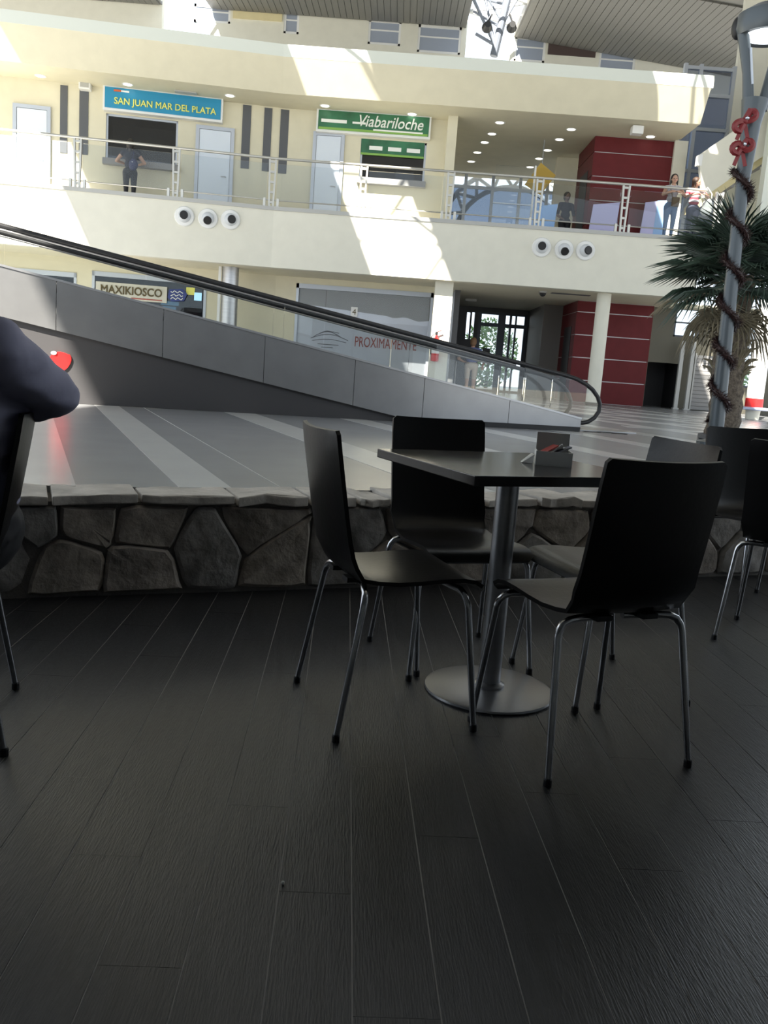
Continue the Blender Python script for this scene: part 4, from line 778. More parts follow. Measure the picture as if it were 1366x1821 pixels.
# ================================================================== chairs
def chair_proto():
    t = thing('cafe_chair', 'x', 'chair', (0, 0, 0))
    prof = [(-.2622, .866), (-.2605, .856), (-.252, .80), (-.238, .72), (-.222, .63), (-.208, .56), (-.196, .51), (-.178, .475), (-.145, .452), (-.10, .442), (-.04, .438), (.03, .442), (.10, .449), (.16, .452), (.20, .448), (.226, .435), (.238, .418)]
    nt_ = 13; top = []; bot = []
    P = [Vector((0, y, z)) for y, z in prof]
    for i, p in enumerate(P):
        tg = (P[min(i+1, len(P)-1)]-P[max(i-1, 0)]).normalized(); nrm = Vector((0, -tg.z, tg.y)); nrm = -nrm if nrm.z < 0 and i > 7 else nrm
        if i <= 7 and nrm.y < 0: nrm = -nrm
        hw = .195 - (.004 if i < 6 else 0)
        if i == 0: hw -= .014
        if i == 1: hw -= .002
        if i == len(P)-1: hw -= .02
        if 7 <= i <= 9: hw -= .008
        for j in range(nt_):
            s = -1+2*j/(nt_-1); dish = (.022*(s*s) if i < 8 else .010*(s*s)*max(0, 1-abs(i-10)/6))*1.0
            q = p+Vector((s*hw, 0, 0))+nrm*dish; top.append(q); bot.append(q-nrm*.012)
    n = len(P); fs = []; N = n*nt_
    for i in range(n-1):
        for j in range(nt_-1):
            a, b, c, d = i*nt_+j, i*nt_+j+1, (i+1)*nt_+j+1, (i+1)*nt_+j; fs += [(a, b, c, d), (N+d, N+c, N+b, N+a)]
    for i in range(n-1):
        for j in (0, nt_-1): fs.append((i*nt_+j, (i+1)*nt_+j, N+(i+1)*nt_+j, N+i*nt_+j))
    for j in range(nt_-1):
        for i in (0, n-1): fs.append((i*nt_+j, i*nt_+j+1, N+i*nt_+j+1, N+i*nt_+j))
    nb = 6; mb = MB(); 
    mb.add(top+bot, fs); mb.build('seat_shell', m_black, t, smooth=True, local=True)
    for sy in (-1, 1):
        for sx in (-1, 1):
            yb = .165 if sy > 0 else -.135; zc = .418 if sy > 0 else .425; foot = Vector((sx*.232, sy*.205+(.01 if sy > 0 else -.005), .012)); knee = Vector((sx*.205, yb+sy*.012, zc-.045))
            pts = [Vector((sx*.02, yb-sy*.02, zc)), Vector((sx*.13, yb-sy*.01, zc)), Vector((sx*.165, yb, zc-.001)), Vector((sx*.188, yb+sy*.003, zc-.009)), Vector((sx*.200, yb+sy*.008, zc-.026)), knee, knee.lerp(foot, .5), foot]
            mb = MB(); mb.tube(pts, [.0105]*6+[.0100, .0088], 12); leg = mb.build('leg', m_chrome, t, smooth=True, local=True)
            mb = MB(); mb.lathe([(.0115, 0), (.0115, .018), (.0095, .022)], (foot.x, foot.y, 0), 12); mb.build('foot_cap', m_blackp, leg, local=True)
        [MB().box(a, a+.05, yb-.03, yb+.03, zc, zc+.014).build('bracket', m_blackp, t, local=True) for a in (-.10, .05)]
    return t
CH = [((.03, 2.60), (.94, .34), 'black bent plywood chair left of the square table, seen from its side'),
      ((.27, 3.12), (.34, -.94), 'black bent plywood chair behind the square table, facing the camera'),
      ((.61, 2.42), (-.39, .92), 'black bent plywood chair nearest the camera, its back turned to us'),
      ((.79, 2.95), (-.95, -.31), 'black bent plywood chair at the right side of the square table, mostly hidden'),
      ((1.86, 4.28), (.30, -.95), 'black bent plywood chair by the stone wall below the palm'),
      ((1.76, 3.66), (.55, .83), 'black bent plywood chair cut off by the right edge'),
      ((-1.20, 2.23), (-.94, -.34), 'black bent plywood chair the man in the blue shirt sits on')]
proto = chair_proto(); chairs = []
for i, (p, f, lab) in enumerate(CH):
    c = proto if i == 0 else copy_tree(proto); f = Vector((*f, 0)).normalized(); c.location = (*p, 0); c.rotation_euler = (0, 0, math.atan2(-f.x, f.y)); c['label'] = lab; c['category'] = 'chair'; c['group'] = 'cafe chairs'; chairs.append(c)
# ================================================================== table
TA = math.radians(25.5); TC = (.395, 2.805); t = thing('cafe_table', 'square black cafe table on a steel pedestal with round foot', 'table', (*TC, 0), TA)
MB().box(-.325, .325, -.325, .325, .742, .772).build('tabletop', mat('dark_table_laminate', (.035, .033, .033), .16), t, bevel=.003, local=True)
MB().lathe([(.037, .014), (.037, .73)], (0, 0, 0), 28).build('column', m_steel, t, smooth=True, local=True)
MB().lathe([(.215, 0), (.217, .004), (.215, .010), (.20, .013), (.06, .019), (.001, .019)], (0, 0, 0), 48).build('foot_disc', mat('foot_disc_steel', (.34, .34, .345), .32, .85), t, smooth=True, local=True)
MB().lathe([(.037, .018), (.052, .018), (.052, .026), (.040, .032), (.037, .034)], (0, 0, 0), 28).build('collar', m_steel, t, smooth=True, local=True)
MB().box(-.16, .16, -.16, .16, .73, .742).build('mount_plate', m_blackp, t, local=True)
p = gz(984, 830, .772); NP = Vector((.535, 2.83, .772)); t = thing('napkin_holder', 'white plastic napkin and sachet holder on the table', 'napkin holder', NP, math.radians(-6)); m_hold = mat('offwhite_plastic', (.90, .90, .86), .45)
mb = MB(); mb.box(-.058, .058, -.045, -.041, .002, .046); mb.box(-.058, .058, .041, .045, .002, .046); mb.box(-.058, -.054, -.041, .041, .002, .046); mb.box(.054, .058, -.041, .041, .002, .046); mb.box(-.058, .058, -.045, .045, 0, .004); mb.build('tray', m_hold, t, local=True)
mb = MB(); mb.box(-.055, .05, .03, .041, .004, .102); mb.build('back_panel', mat('grey_plastic', (.5, .5, .48), .5), t, local=True)
for i, (x, y, rz, rx, m, lab) in enumerate([(-.02, -.01, .3, .5, mat('red_sachet', (.4, .07, .06), .5), 'red and white sachet leaning in the napkin holder'), (.0, -.015, -.2, .7, mat('white_sachet', (.6, .58, .56), .5), 'white sachet on top in the napkin holder'), (.025, .0, .1, .4, mat('grey_sachet', (.35, .36, .42), .5), 'grey sachet at the right in the napkin holder'), (.01, .012, -.5, .3, MATS['white_sachet'], 'white sachet standing at the back of the napkin holder')]):
    R = Matrix.Translation(NP+Vector((x, y, .05))) @ Matrix.Rotation(rz, 4, 'Z') @ Matrix.Rotation(-rx, 4, 'Y'); mb = MB(); mb.hexa([R @ Vector(q) for q in ((-.03, -.02, -.002), (.03, -.02, -.002), (.03, .02, -.002), (-.03, .02, -.002), (-.03, -.02, .002), (.03, -.02, .003), (.03, .02, .002), (-.03, .02, .003))]); tag(mb.build('sachet', m), lab, 'sachet', 'sachets in the napkin holder')
mb = MB(); mb.prism([NP+Vector(q) for q in ((-.10, .0, .001), (-.066, -.01, .001), (-.06, .0, .03), (-.066, .01, .03))], (0, .03, 0)); tag(mb.build('paper_napkin', MATS['grey_plastic']), 'crumpled dark napkin lying left of the napkin holder', 'napkin')
p = gz(503, 1573, 0); mb = MB(); mb.sphere(p+Vector((0, 0, .0045)), (.004, .003, .004), 8, 5); tag(mb.build('crumb', m_letwhite), 'tiny white crumb on the dark plank floor', 'crumb')

# ================================================================== street lamp with garland
PX, PY = 3.65, 10.0
lamp = thing('street_lamp', 'grey indoor street lamp with branching top beside the palm', 'lamp', (PX, PY, ZT))
mb = MB(); mb.tube([(PX+.06, PY, ZT), (PX+.03, PY, 1.5), (PX-.02, PY, 3.3)], [.085, .078, .068], 16); mb.build('pole', m_pole, lamp, smooth=True)
mb = MB(); mb.lathe([(.2, ZT), (.2, ZT+.03), (.1, ZT+.06)], (PX+.06, PY, 0), 20); mb.build('foot_plate', m_pole, lamp)
hz0 = at(1333, 195, PY).z
mb = MB(); mb.tube([(PX-.02, PY, 3.25), (PX-.01, PY, hz0-.15), (PX, PY, hz0+.1)], [.07, .10, .14], 16); mb.build('socket', m_pole, lamp, smooth=True)
a0 = Vector((PX-.06, PY, hz0)); hd = at(1345, 62, PY)
mb = MB(); mb.tube([a0, at(1330, 130, PY), at(1322, 60, PY)], [.06, .055, .06], 12); mb.build('arm', m_pole, lamp, smooth=True)
mb = MB(); mb.tube([Vector((PX+.08, PY, hz0)), at(1375, 120, PY), at(1420, 60, PY)], [.06, .055, .05], 12); mb.build('arm', m_pole, lamp, smooth=True)
mb = MB(); mb.tube([at(1338, 150, PY-.05), at(1335, 85, PY-.05)], [.016, .016], 8); mb.build('cable', m_frame, lamp)
c = at(1368, 50, PY); mb = MB(); mb.lathe([(.27, -.08), (.31, -.09), (.34, -.02), (.33, .12), (.2, .2), (.001, .22)], c, 28); hdm = mb.build('lamp_head', m_pole, lamp, smooth=True); MB().lathe([(.001, -.12), (.14, -.11), (.24, -.08), (.25, -.06)], c, 28).build('lamp_lens', m_lamp2, hdm)
c2 = at(1313, 50, PY+.1); mb = MB(); mb.sphere(c2, (.07, .08, .12), 12, 8); mb.build('junction_knob', m_blackp, lamp, smooth=True)
def spiral(turn0, z0, z1, pitch_, r): 
    n = int((z1-z0)/.02); return [(z0+(z1-z0)*i/n, turn0-2*math.pi*(z1-z0)*i/n/pitch_) for i in range(n+1)]
def pole_x(z): return PX+.06-.03*(z-ZT)/(1.5-ZT) if z < 1.5 else PX+.03-.05*(z-1.5)/1.8
gp = [Vector((pole_x(z)+.10*math.cos(a), PY+.10*math.sin(a), z)) for z, a in spiral(2.2, .7, 3.42, .46, .1)]
g = thing('garland', 'dark red tinsel garland spiralling up the lamp pole', 'garland', (PX, PY, .7)); mb = MB(); mb.tube(gp, .028, 7); mb.build('core', m_tinsel, g, smooth=True); mb = MB(); rg = np.random.default_rng(3)
for p in gp:
    for _ in range(42):
        d = Vector(rg.normal(size=3)).normalized(); q = d.orthogonal().normalized()*.008; e = p+d*rg.uniform(.05, .10); mb.add([p+q, p-q, e], [(0, 1, 2)])
mb.build('tinsel', m_tinsel, g, kind='stuff')
for i, (x, y, tl) in enumerate(((1324, 216, .3), (1319, 262, -.1))):
    c = at(x, y, PY-.18); t = thing('ribbon_bow', 'red ribbon bow on the garland, %s of the two' % ['upper', 'lower'][i], 'bow', c, group='bows on the garland')
    for s in (-1, 1):
        mb = MB(); pts = [c+Vector((s*(.02+.085*math.sin(a)), -.02, tl*s*.1+.055*math.cos(a)+.03*s)) for a in np.linspace(.3, 2.8, 8)]; mb.tube([c]+pts+[c], .034, 6); mb.build('loop', m_bow, t, smooth=True); mb = MB(); mb.bar(c, c+Vector((s*.06, -.01, -.19)), .04, .008, (0, 1, 0)); mb.build('tail', m_bow, t)
    MB().sphere(c+Vector((0, -.02, 0)), .035, 10, 6).build('knot', m_bow, t, smooth=True); MB().sphere(c+Vector((.01, -.05, .02)), .022, 8, 5).build('silver_bell', m_chrome, t)
# ================================================================== palm
PB = Vector((4.15, 11.0, ZT)); crown = Vector((4.10, 11.0, 2.44)); palm = thing('fan_palm', 'fan palm with dark green fronds behind the street lamp', 'palm', PB); rg = np.random.default_rng(11)
tp = [PB.lerp(crown, s)+Vector((.02*math.sin(s*9), .02*math.cos(s*7), 0)) for s in np.linspace(0, 1, 24)]; mb = MB(); mb.tube(tp, [.20+.02*(i % 2)-.045*i/24 for i in range(24)], 14); mb.build('trunk', m_trunk, palm, smooth=True)
for i in range(46):
    s = rg.uniform(.35, 1); a = rg.uniform(0, 2*math.pi); p = PB.lerp(crown, s)+Vector((.16*math.cos(a), .16*math.sin(a), 0)); mb = MB(); mb.tube([p, p+Vector((.08*math.cos(a), .08*math.sin(a), .10)), p+Vector((.16*math.cos(a), .16*math.sin(a), .12))], [.03, .02, .008], 6); mb.build('leaf_base', m_leafd, palm, smooth=True)
def frond(az, el, plen, R, m, droop, seed, nl=36):
    rg = np.random.default_rng(seed); d = Vector((math.cos(az)*math.cos(el), math.sin(az)*math.cos(el), math.sin(el))); side = d.cross(Vector((0, 0, 1))).normalized(); nrm = side.cross(d).normalized(); h = crown+d*plen+Vector((0, 0, -droop*.25*plen))
    mb = MB(); mb.tube([crown+Vector((0, 0, -.05)), crown+d*plen*.5+Vector((0, 0, .02)), h], [.018, .012, .009], 6)
    for k in range(nl):
        a = -2.15+4.3*k/(nl-1); L = R*(1-.22*abs(a/2.15)**2)*rg.uniform(.9, 1.06); e = d*math.cos(a)+side*math.sin(a); w_ = (nrm.cross(e)).normalized()
        mid = h+e*L*.55+nrm*.05*L*math.cos(a); tip = h+e*L+Vector((0, 0, -droop*L*rg.uniform(.25, .55)))-nrm*.04; wd = .014*R/.8
        mb.add([h, mid+w_*wd-nrm*.012, tip, mid-w_*wd-nrm*.012, mid+nrm*.010], [(0, 1, 4), (0, 4, 3), (1, 2, 4), (4, 2, 3)])
    mb.build('frond', m, palm)
k = 0
for el, n, pl, R in ((1.25, 5, .50, .72), (.85, 8, .55, .78), (.45, 9, .58, .80), (.08, 10, .58, .78), (-.30, 9, .55, .72)):
    for j in range(n):
        frond(2*math.pi*(j+.35*(k % 3))/n+rg.uniform(-.15, .15), el+rg.uniform(-.12, .12), pl*.80*rg.uniform(.85, 1.15), R*.84*rg.uniform(.8, 1.12), m_leaf, .18+.25*(.9-el)*.5, 100+k); k += 1
for j in range(9): frond(2*math.pi*j/9+.3, -.95+rg.uniform(-.2, .15), .5, .52, m_leafd, .7, 300+j, 22)
frond(3.02, -.42, .62, .55, m_leafd, .2, 400, 22); frond(3.3, -.5, .45, .6, m_leaf, .5, 401, 24)
mb = MB(); mb.lathe([(.26, ZT), (.28, ZT+.01), (.28, ZT+.06), (.26, ZT+.07), (.25, ZT+.05), (.001, ZT+.05)], (PB.x, PB.y, 0), 28); tag(mb.build('planter', m_dgrey, smooth=True), 'low dark round planter at the foot of the palm', 'planter')

# ================================================================== people
def capsule(mb, a, b, ra, rb, seg=12):
    a = Vector(a); b = Vector(b); d = b-a; L = d.length
    if L < 1e-5: mb.sphere(a, ra, seg, 8); return
    d.normalize(); ts = []
    for i in range(5): th = math.pi/2*(1-i/4); ts.append((-ra*math.sin(th), max(ra*math.cos(th), ra*.02)))
    for i in range(5): th = math.pi/2*i/4; ts.append((L+rb*math.sin(th), max(rb*math.cos(th), rb*.02)))
    mb.tube([a+d*t for t, r in ts], [r for t, r in ts], seg)
def blob(name, prims, mats, parent, voxel=.012, smooth_it=6, xf=None, paint=None, folds=0.0):
    """prims: ('c',a,b,ra,rb,mi) tapered capsule or ('e',c,(rx,ry,rz),mi[,R]) ellipsoid, fused into one skin"""
    mb = MB()
    for p in prims:
        if p[0] == 'c': capsule(mb, *p[1:5])
        else: mb.sphere(p[1], p[2], 16, 10, p[4] if len(p) > 4 else None)
    me = mb.mesh('tmp_body', []); o = bpy.data.objects.new('tmp_body', me); link(o)
    r = o.modifiers.new('r', 'REMESH'); r.mode = 'VOXEL'; r.voxel_size = voxel; s = o.modifiers.new('s', 'SMOOTH'); s.factor = .5; s.iterations = smooth_it
    dg = bpy.context.evaluated_depsgraph_get(); nm = bpy.data.meshes.new_from_object(o.evaluated_get(dg)); bpy.data.objects.remove(o)
    for m in mats: nm.materials.append(m)
    n = len(nm.polygons); C = np.zeros(n*3); nm.polygons.foreach_get('center', C); C = C.reshape(-1, 3); best = np.full(n, 1e9); mi = np.zeros(n, int)
    for p in prims:
        if p[0] == 'c':
            a = np.array(p[1]); b = np.array(p[2]); ab = b-a; t = np.clip(((C-a)@ab)/max(ab@ab, 1e-9), 0, 1); dd = np.linalg.norm(C-a-t[:, None]*ab, axis=1)-(p[3]+(p[4]-p[3])*t); k = p[5]
        else:
            q = (C-np.array(p[1])); q = q@np.array(p[4]) if len(p) > 4 else q; rr = np.array(p[2]); dd = (np.linalg.norm(q/rr, axis=1)-1)*rr.min(); k = p[3]
        w_ = dd < best; best[w_] = dd[w_]; mi[w_] = k
    if folds:
        from mathutils import noise
        ns_ = [v_.normal.copy() for v_ in nm.vertices]; cs_ = [v_.co.copy() for v_ in nm.vertices]
        for v_, c_, n_ in zip(nm.vertices, cs_, ns_):
            k_ = noise.noise((c_.x*7+c_.z*3, c_.y*7-c_.z*2, c_.z*15)); v_.co = c_+n_*folds*(1-2*abs(k_))
    if paint is not None: mi = paint(C, mi)
    nm.polygons.foreach_set('material_index', mi.astype(np.int32)); nm.polygons.foreach_set('use_smooth', [True]*n)
    if xf is not None: nm.transform(xf)
    nm.name = name; return put(name, nm, parent)
V = lambda *a: Vector(a)
def hand(wr, d, up, mi, s=1.0):
    """palm + five bent fingers from wrist wr along d; up = back of the hand"""
    d = Vector(d).normalized(); up = (Vector(up)-d*Vector(up).dot(d)).normalized(); sd = d.cross(up); out = [('c', wr, wr+d*.045*s, .024*s, .026*s, mi), ('c', wr+d*.03*s-sd*.02*s, wr+d*.075*s-sd*.025*s, .018*s, .016*s, mi), ('c', wr+d*.03*s+sd*.02*s, wr+d*.075*s+sd*.025*s, .018*s, .015*s, mi)]
    for k, (o, L) in enumerate(((-.03, .062), (-.011, .075), (.009, .070), (.028, .052))):
        b = wr+d*.08*s+sd*o*s; m = b+d*L*.5*s-up*.008*s; e = m+d*L*.42*s-up*.028*s; out += [('c', b, m, .0095*s, .009*s, mi), ('c', m, e, .009*s, .0075*s, mi)]
    b = wr+d*.03*s-sd*.028*s; m = b+d*.03*s-sd*.026*s-up*.01*s; out += [('c', b, m, .012*s, .0105*s, mi), ('c', m, m+d*.03*s-sd*.006*s-up*.008*s, .010*s, .008*s, mi)]
    return out
def head(c, f, r, mi):
    """skull, jaw, nose, ears, brow around centre c looking along f"""
    f = Vector(f).normalized(); s = f.cross(V(0, 0, 1)).normalized(); M3 = Matrix((s, f, V(0, 0, 1))).transposed()
    return [('e', c+V(0, 0, .02*r/.1), (.76*r, .93*r, 1.0*r), mi, M3), ('e', c+f*.22*r-V(0, 0, .45*r), (.56*r, .62*r, .62*r), mi, M3), ('c', c+f*.86*r-V(0, 0, .02*r), c+f*1.06*r-V(0, 0, .30*r), .09*r, .15*r, mi), ('e', c+s*.78*r-V(0, 0, .12*r), (.09*r, .18*r, .27*r), mi, M3), ('e', c-s*.78*r-V(0, 0, .12*r), (.09*r, .18*r, .27*r), mi, M3), ('c', c+f*.80*r+s*.35*r+V(0, 0, .12*r), c+f*.80*r-s*.35*r+V(0, 0, .12*r), .10*r, .10*r, mi)]
def face_parts(c, f, r, parent):
    f = Vector(f).normalized(); s = f.cross(V(0, 0, 1)).normalized(); me = mat('dark_eye', (.02, .015, .012), .3); ml = mat('lips', (.38, .12, .11), .5)
    for k in (-1, 1): MB().sphere(c+f*.86*r+s*k*.32*r-V(0, 0, .02*r), (.12*r, .10*r, .08*r), 10, 6).build('eye', me, parent)
    mb = MB(); mb.tube([c+f*.80*r+s*-.26*r-V(0, 0, .52*r), c+f*.90*r-V(0, 0, .50*r), c+f*.80*r+s*.26*r-V(0, 0, .52*r)], [.04*r, .075*r, .04*r], 8); mb.build('mouth', ml, parent)
def standing(name, label, base, f, Ht, cols, arms, legs=None, hairlen=.2, hairm=None, headf=None, lean=V(0, 0, 0), paint=None, face=False, shorts=False, sleeve=False, width=1.0):
    """cols: (top, bottom, skin, shoe) materials; arms: [(elbow, wrist, hand dir)] offsets in body axes scaled by Ht (x right, y forward, z up)"""
    f = Vector((*f, 0)).normalized(); s = f.cross(V(0, 0, 1)).normalized(); B = Vector(base)
    W = lambda x, y, z: B+(s*x*width+f*y+V(0, 0, z))*Ht+lean*z
    t = thing(name, label, 'person', base); P = []; sk, tp_, bt, sh = 0, 1, 2, 3
    hip, wa, ch, nk, hd_ = W(0, 0, .51), W(0, .005, .62), W(0, -.005, .745), W(0, 0, .845), W(0, .012, .925)
    legs = legs or [(.055, 0), (-.055, 0)]
    M3 = Matrix((s, f, V(0, 0, 1))).transposed()
    P += [('e', hip, (.108*Ht*width, .078*Ht, .075*Ht), bt, M3), ('e', wa, (.088*Ht*width, .066*Ht, .075*Ht), tp_, M3), ('e', ch, (.105*Ht*width, .072*Ht, .095*Ht), tp_, M3), ('c', W(.085, 0, .80), W(-.085, 0, .80), .034*Ht, .034*Ht, tp_), ('c', nk-V(0, 0, .03*Ht), nk+V(0, .0, .04*Ht), .036*Ht, .032*Ht, sk)]
    for k, (lx, ly) in enumerate(legs):
        sx = 1 if k == 0 else -1; a, b, c = W(sx*.055, 0, .49), W(lx*1.05, .012+ly*.5, .275), W(lx, ly, .045)
        P += [('c', a, b, .062*Ht, .041*Ht, bt), ('c', b, c, .041*Ht, .026*Ht, sk if shorts else bt), ('c', b.lerp(c, .25)-f*.012*Ht, b.lerp(c, .4)-f*.01*Ht, .034*Ht, .030*Ht, sk if shorts else bt), ('c', W(lx, ly-.02, .022), W(lx*1.15, ly+.085, .018), .026*Ht, .022*Ht, sh)]
    for k, (e, w_, hd) in enumerate(arms):
        sx = 1 if k == 0 else -1; a = W(sx*.11, 0, .79); e_, w2 = W(*e), W(*w_); am = tp_ if sleeve else sk
        P += [('c', a, e_, .034*Ht, .026*Ht, am), ('c', e_, w2, .026*Ht, .018*Ht, sk), ('c', a, a.lerp(e_, .18), .038*Ht, .035*Ht, tp_)]
        hv = s*hd[0]+f*hd[1]+V(0, 0, hd[2]); P += hand(w2, hv, V(0, 0, 1) if abs(hd[2]) < .8 else f, sk, Ht/1.65)
    hf = Vector((*headf, 0)).normalized() if headf else f; r = .066*Ht
    P += head(hd_, hf, r, sk)
    o = blob('body', P, [cols[2], cols[0], cols[1], cols[3]], t, .010, 4, paint=paint)
    hs = hf.cross(V(0, 0, 1)).normalized(); HM = Matrix((hs, hf, V(0, 0, 1))).transposed()
    hp = [('e', hd_-hf*.20*r+V(0, 0, .36*r), (.92*r, 1.02*r, 1.02*r), 0, HM), ('e', hd_-hf*.42*r-V(0, 0, .25*r), (.86*r, .66*r, .85*r), 0, HM)]
    if hairlen > .1:
        for k in (-1, 1): hp.append(('c', hd_+hs*k*.74*r+V(0, 0, .2*r)-hf*.12*r, hd_+hs*k*.86*r-hf*.25*r-V(0, 0, hairlen*4.2*r), .26*r, .20*r, 0))
        hp.append(('c', hd_-hf*.6*r, hd_-hf*.75*r-V(0, 0, hairlen*5*r), .55*r, .42*r, 0))
    blob('hair', hp, [hairm or m_hairb], t, .012, 3)
    if face: face_parts(hd_, hf, r, t)
    return t, W
# two women leaning on the railing
P1 = at(1187, 415, D+.45); P1.z = ZB
stA = [((.17, .09, .665), (.05, .215, .70), (-1, .2, 0)), ((-.17, .09, .665), (-.05, .215, .70), (1, .2, 0))]
w1, W1 = standing('person', 'dark haired person in a white top and blue jeans leaning on the balcony railing', P1, (-.05, -1), 1.50, (m_wtop, m_ltjean, m_skin, m_shoe), stA, hairlen=.28, hairm=m_hairb, headf=(-.1, -1), lean=V(0, -.05, 0), face=True)
P2 = at(1226, 418, D+.45); P2.z = ZB
def stripes(C, mi):
    z = (C[:, 2]-ZB)/1.5; m = (mi == 1); k = ((z-.55)/.038).astype(int) % 2 == 1; mi[m & k] = 4; return mi
w2, W2 = standing('person', 'person in a red and white striped shirt leaning on the railing, looking right', P2, (.0, -1), 1.46, (m_tee_red, m_jeans, m_skin, m_shoe), [((.17, .09, .67), (.04, .215, .71), (-1, .2, 0)), ((-.20, .10, .69), (-.10, .23, .70), (1, .3, 0))], hairlen=.32, hairm=m_hairr, headf=(.9, -.5), lean=V(0, -.05, 0), paint=stripes, face=True, sleeve=True, legs=[(.04, 0), (-.045, .06)])
w2.children[0].data.materials.append(m_tee_w)
c = W2(-.03, .10, .50)+V(.25, 0, .05); t = thing('shoulder_bag', 'bulky white bag held beside the person in the striped shirt', 'bag', c-V(0, 0, .2)); blob('bag_body', [('e', c, (.13, .10, .20), 0), ('e', c-V(.02, 0, .1), (.14, .11, .12), 0)], [mat('white_bag', (.75, .78, .76), .6)], t, .015); mb = MB(); mb.tube([c+V(-.1, 0, .15), c+V(-.12, -.02, .35), c+V(-.05, 0, .45), c+V(.08, 0, .3), c+V(.08, 0, .15)], .012, 6); mb.build('strap', m_white, t)
c = W1(.02, .10, .56); c += V(.08, -.03, 0); t = thing('handbag', 'small brown handbag hanging in front of the person in the white top', 'bag', c-V(0, 0, .12)); MB().box(c.x-.09, c.x+.09, c.y-.04, c.y+.03, c.z-.12, c.z+.10).build('bag_body', mat('brown_leather', (.14, .08, .03), .5), t, bevel=.015); mb = MB(); mb.tube([c+V(-.08, 0, .08), c+V(-.12, .02, .25), W1(.08, .02, .81)], .008, 6); mb.build('strap', MATS['brown_leather'], t)
# person in black behind the glass
P3 = at(1003, 405, 25.9); P3.z = ZB
standing('person', 'person in black clothes standing behind the balcony glass by the red wall', P3, (.25, -1), 1.60, (m_darktop, m_trous, mat('dark_skin', (.20, .12, .09), .5), m_shoe), [((.16, .02, .60), (.12, .13, .53), (0, 1, -.2)), ((-.16, .02, .60), (-.12, .14, .52), (0, 1, -.2))], hairlen=.05, headf=(.3, -1), face=True, sleeve=True)
# person at the ticket window, seen from behind
u_, z_ = FA.px(231, 320, 1.85); P4 = FA.pt(u_, 1.85, ZB)
w4, W4 = standing('person', 'person in dark clothes seen from behind at the ticket window', P4, (FA.n.x, FA.n.y), 1.58, (m_darktop, m_trous, m_skin, m_shoe), [((.21, .04, .665), (.12, .16, .66), (-.3, 1, 0)), ((-.21, .04, .665), (-.12, .16, .66), (.3, 1, 0))], hairlen=.45, hairm=m_hairb, width=1.05)
c = W4(.06, -.10, .60); t = thing('backpack', 'small navy bag on the back of the person at the ticket window', 'bag', c); blob('bag_body', [('e', c, (.12, .07, .15), 0), ('e', c-V(0, .03, .05), (.10, .06, .09), 0)], [mat('navy_bag', (.03, .035, .10), .6)], t, .015); mb = MB(); mb.tube([c+V(-.03, 0, .12), W4(.06, -.06, .80), W4(-.02, .04, .83)], .012, 6); mb.build('strap', MATS['navy_bag'], t); MB().sphere(c+V(.0, -.085, .05), .015, 8, 5).build('buckle', m_chrome, t)
# walking woman on the ground floor
P5 = at(835, 690, 25.0); P5.z = ZT
standing('person', 'person in a blue vest and beige shorts walking towards the glass exit', P5, (.12, 1), 1.56, (m_bluetop, m_shorts, m_skin, m_shoe), [((.19, -.04, .60), (.17, .07, .52), (0, .6, -.8)), ((-.21, -.05, .62), (-.12, .06, .57), (.6, .6, 0))], hairlen=.08, hairm=mat('light_brown_hair', (.22, .12, .06), .5), legs=[(.05, .06), (-.05, -.07)], shorts=True, width=1.18)

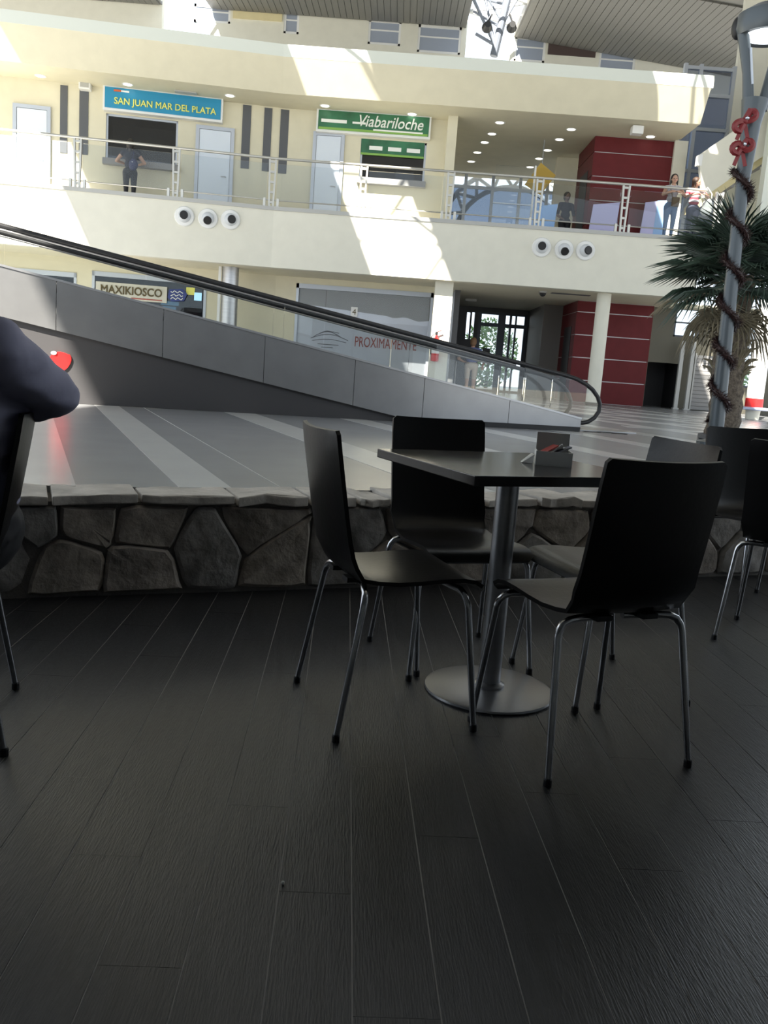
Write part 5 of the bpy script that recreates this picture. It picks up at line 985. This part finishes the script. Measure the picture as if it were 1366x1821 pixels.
# ------------------------------------------------------------------ seated man at the left
C7 = Vector((-1.126, 2.232, 0)); Fm = V(-.90, -.44, 0).normalized(); Lm = V(0, 0, 1).cross(Fm)      # Lm: his left, towards the camera
Ft = V(-.77, -.64, 0).normalized(); Lt = V(0, 0, 1).cross(Ft); TC_ = C7-Fm*.04; tw = lambda f_, l_, z: TC_+Ft*f_+Lt*l_+V(0, 0, z)
m = lambda f_, l_, z: C7+Fm*f_+Lm*l_+V(0, 0, z)
man = thing('person', 'seated person in a slate blue shirt at the left edge, elbow over the chair back', 'person', m(0, 0, .45))
M3 = Matrix((Lm, Fm, V(0, 0, 1))).transposed(); sk, sh, tr, bo = 0, 1, 2, 3
MT = Matrix((Lt, Ft, V(0, 0, 1))).transposed()
prim = [('e', m(-.02, 0, .55), (.185, .15, .13), tr, M3), ('e', m(-.03, 0, .68), (.175, .135, .16), sh, M3), ('e', tw(0, 0, .84), (.19, .13, .17), sh, MT), ('e', tw(-.005, 0, .97), (.20, .115, .12), sh, MT), ('c', tw(0, .185, 1.025), tw(0, -.185, 1.025), .070, .068, sh), ('c', tw(.01, .1, 1.07), tw(.01, -.1, 1.07), .06, .06, sh), ('c', tw(.02, 0, 1.08), m(.0, 0, 1.18), .058, .055, sk)]
prim += head(m(.03, 0, 1.29), Fm, .11, sk)
sho = Vector((-.94, 2.075, 1.02)); elb = Vector((-.878, 2.27, .912)); wri = elb+V(-.20, .13, -.05)
prim += [('c', sho, elb, .072, .058, sh), ('c', tw(0, .14, 1.0), sho, .085, .074, sh), ('c', elb, elb.lerp(wri, .45), .056, .050, sh), ('c', elb.lerp(wri, .45), wri, .040, .030, sk)] + hand(wri, V(-.9, .3, -.3), V(0, 0, 1), sk)
sh2 = m(-.04, -.215, 1.02); el2 = m(.12, -.26, .78); wr2 = m(.36, -.16, .80); prim += [('c', sh2, el2, .07, .054, sh), ('c', el2, wr2, .05, .034, sh)] + hand(wr2, Fm, V(0, 0, 1), sk)
for s in (-1, 1):
    kn = m(.42, s*.12, .50); an = m(.46, s*.13, .09); prim += [('c', m(.02, s*.09, .53), kn, .085, .062, tr), ('c', kn, an, .060, .040, tr), ('c', m(.43, s*.13, .042), m(.60, s*.14, .036), .042, .034, bo)]
blob('body', prim, [m_skin, m_shirt, m_trous, m_shoe], man, .011, 5, folds=.011)
hc = m(.03, 0, 1.29); blob('hair', [('e', hc-Fm*.02+V(0, 0, .03), (.094, .108, .098), 0, M3), ('e', hc-Fm*.045-V(0, 0, .02), (.09, .075, .085), 0, M3)], [m_hairb], man, .010, 3); face_parts(hc, Fm, .11, man)
mb = MB(); mb.lathe([(.066, -.02), (.072, .0), (.064, .035), (.058, .04)], m(-.015, 0, 1.085), 20); mb.build('shirt_collar', m_shirt, man, smooth=True)
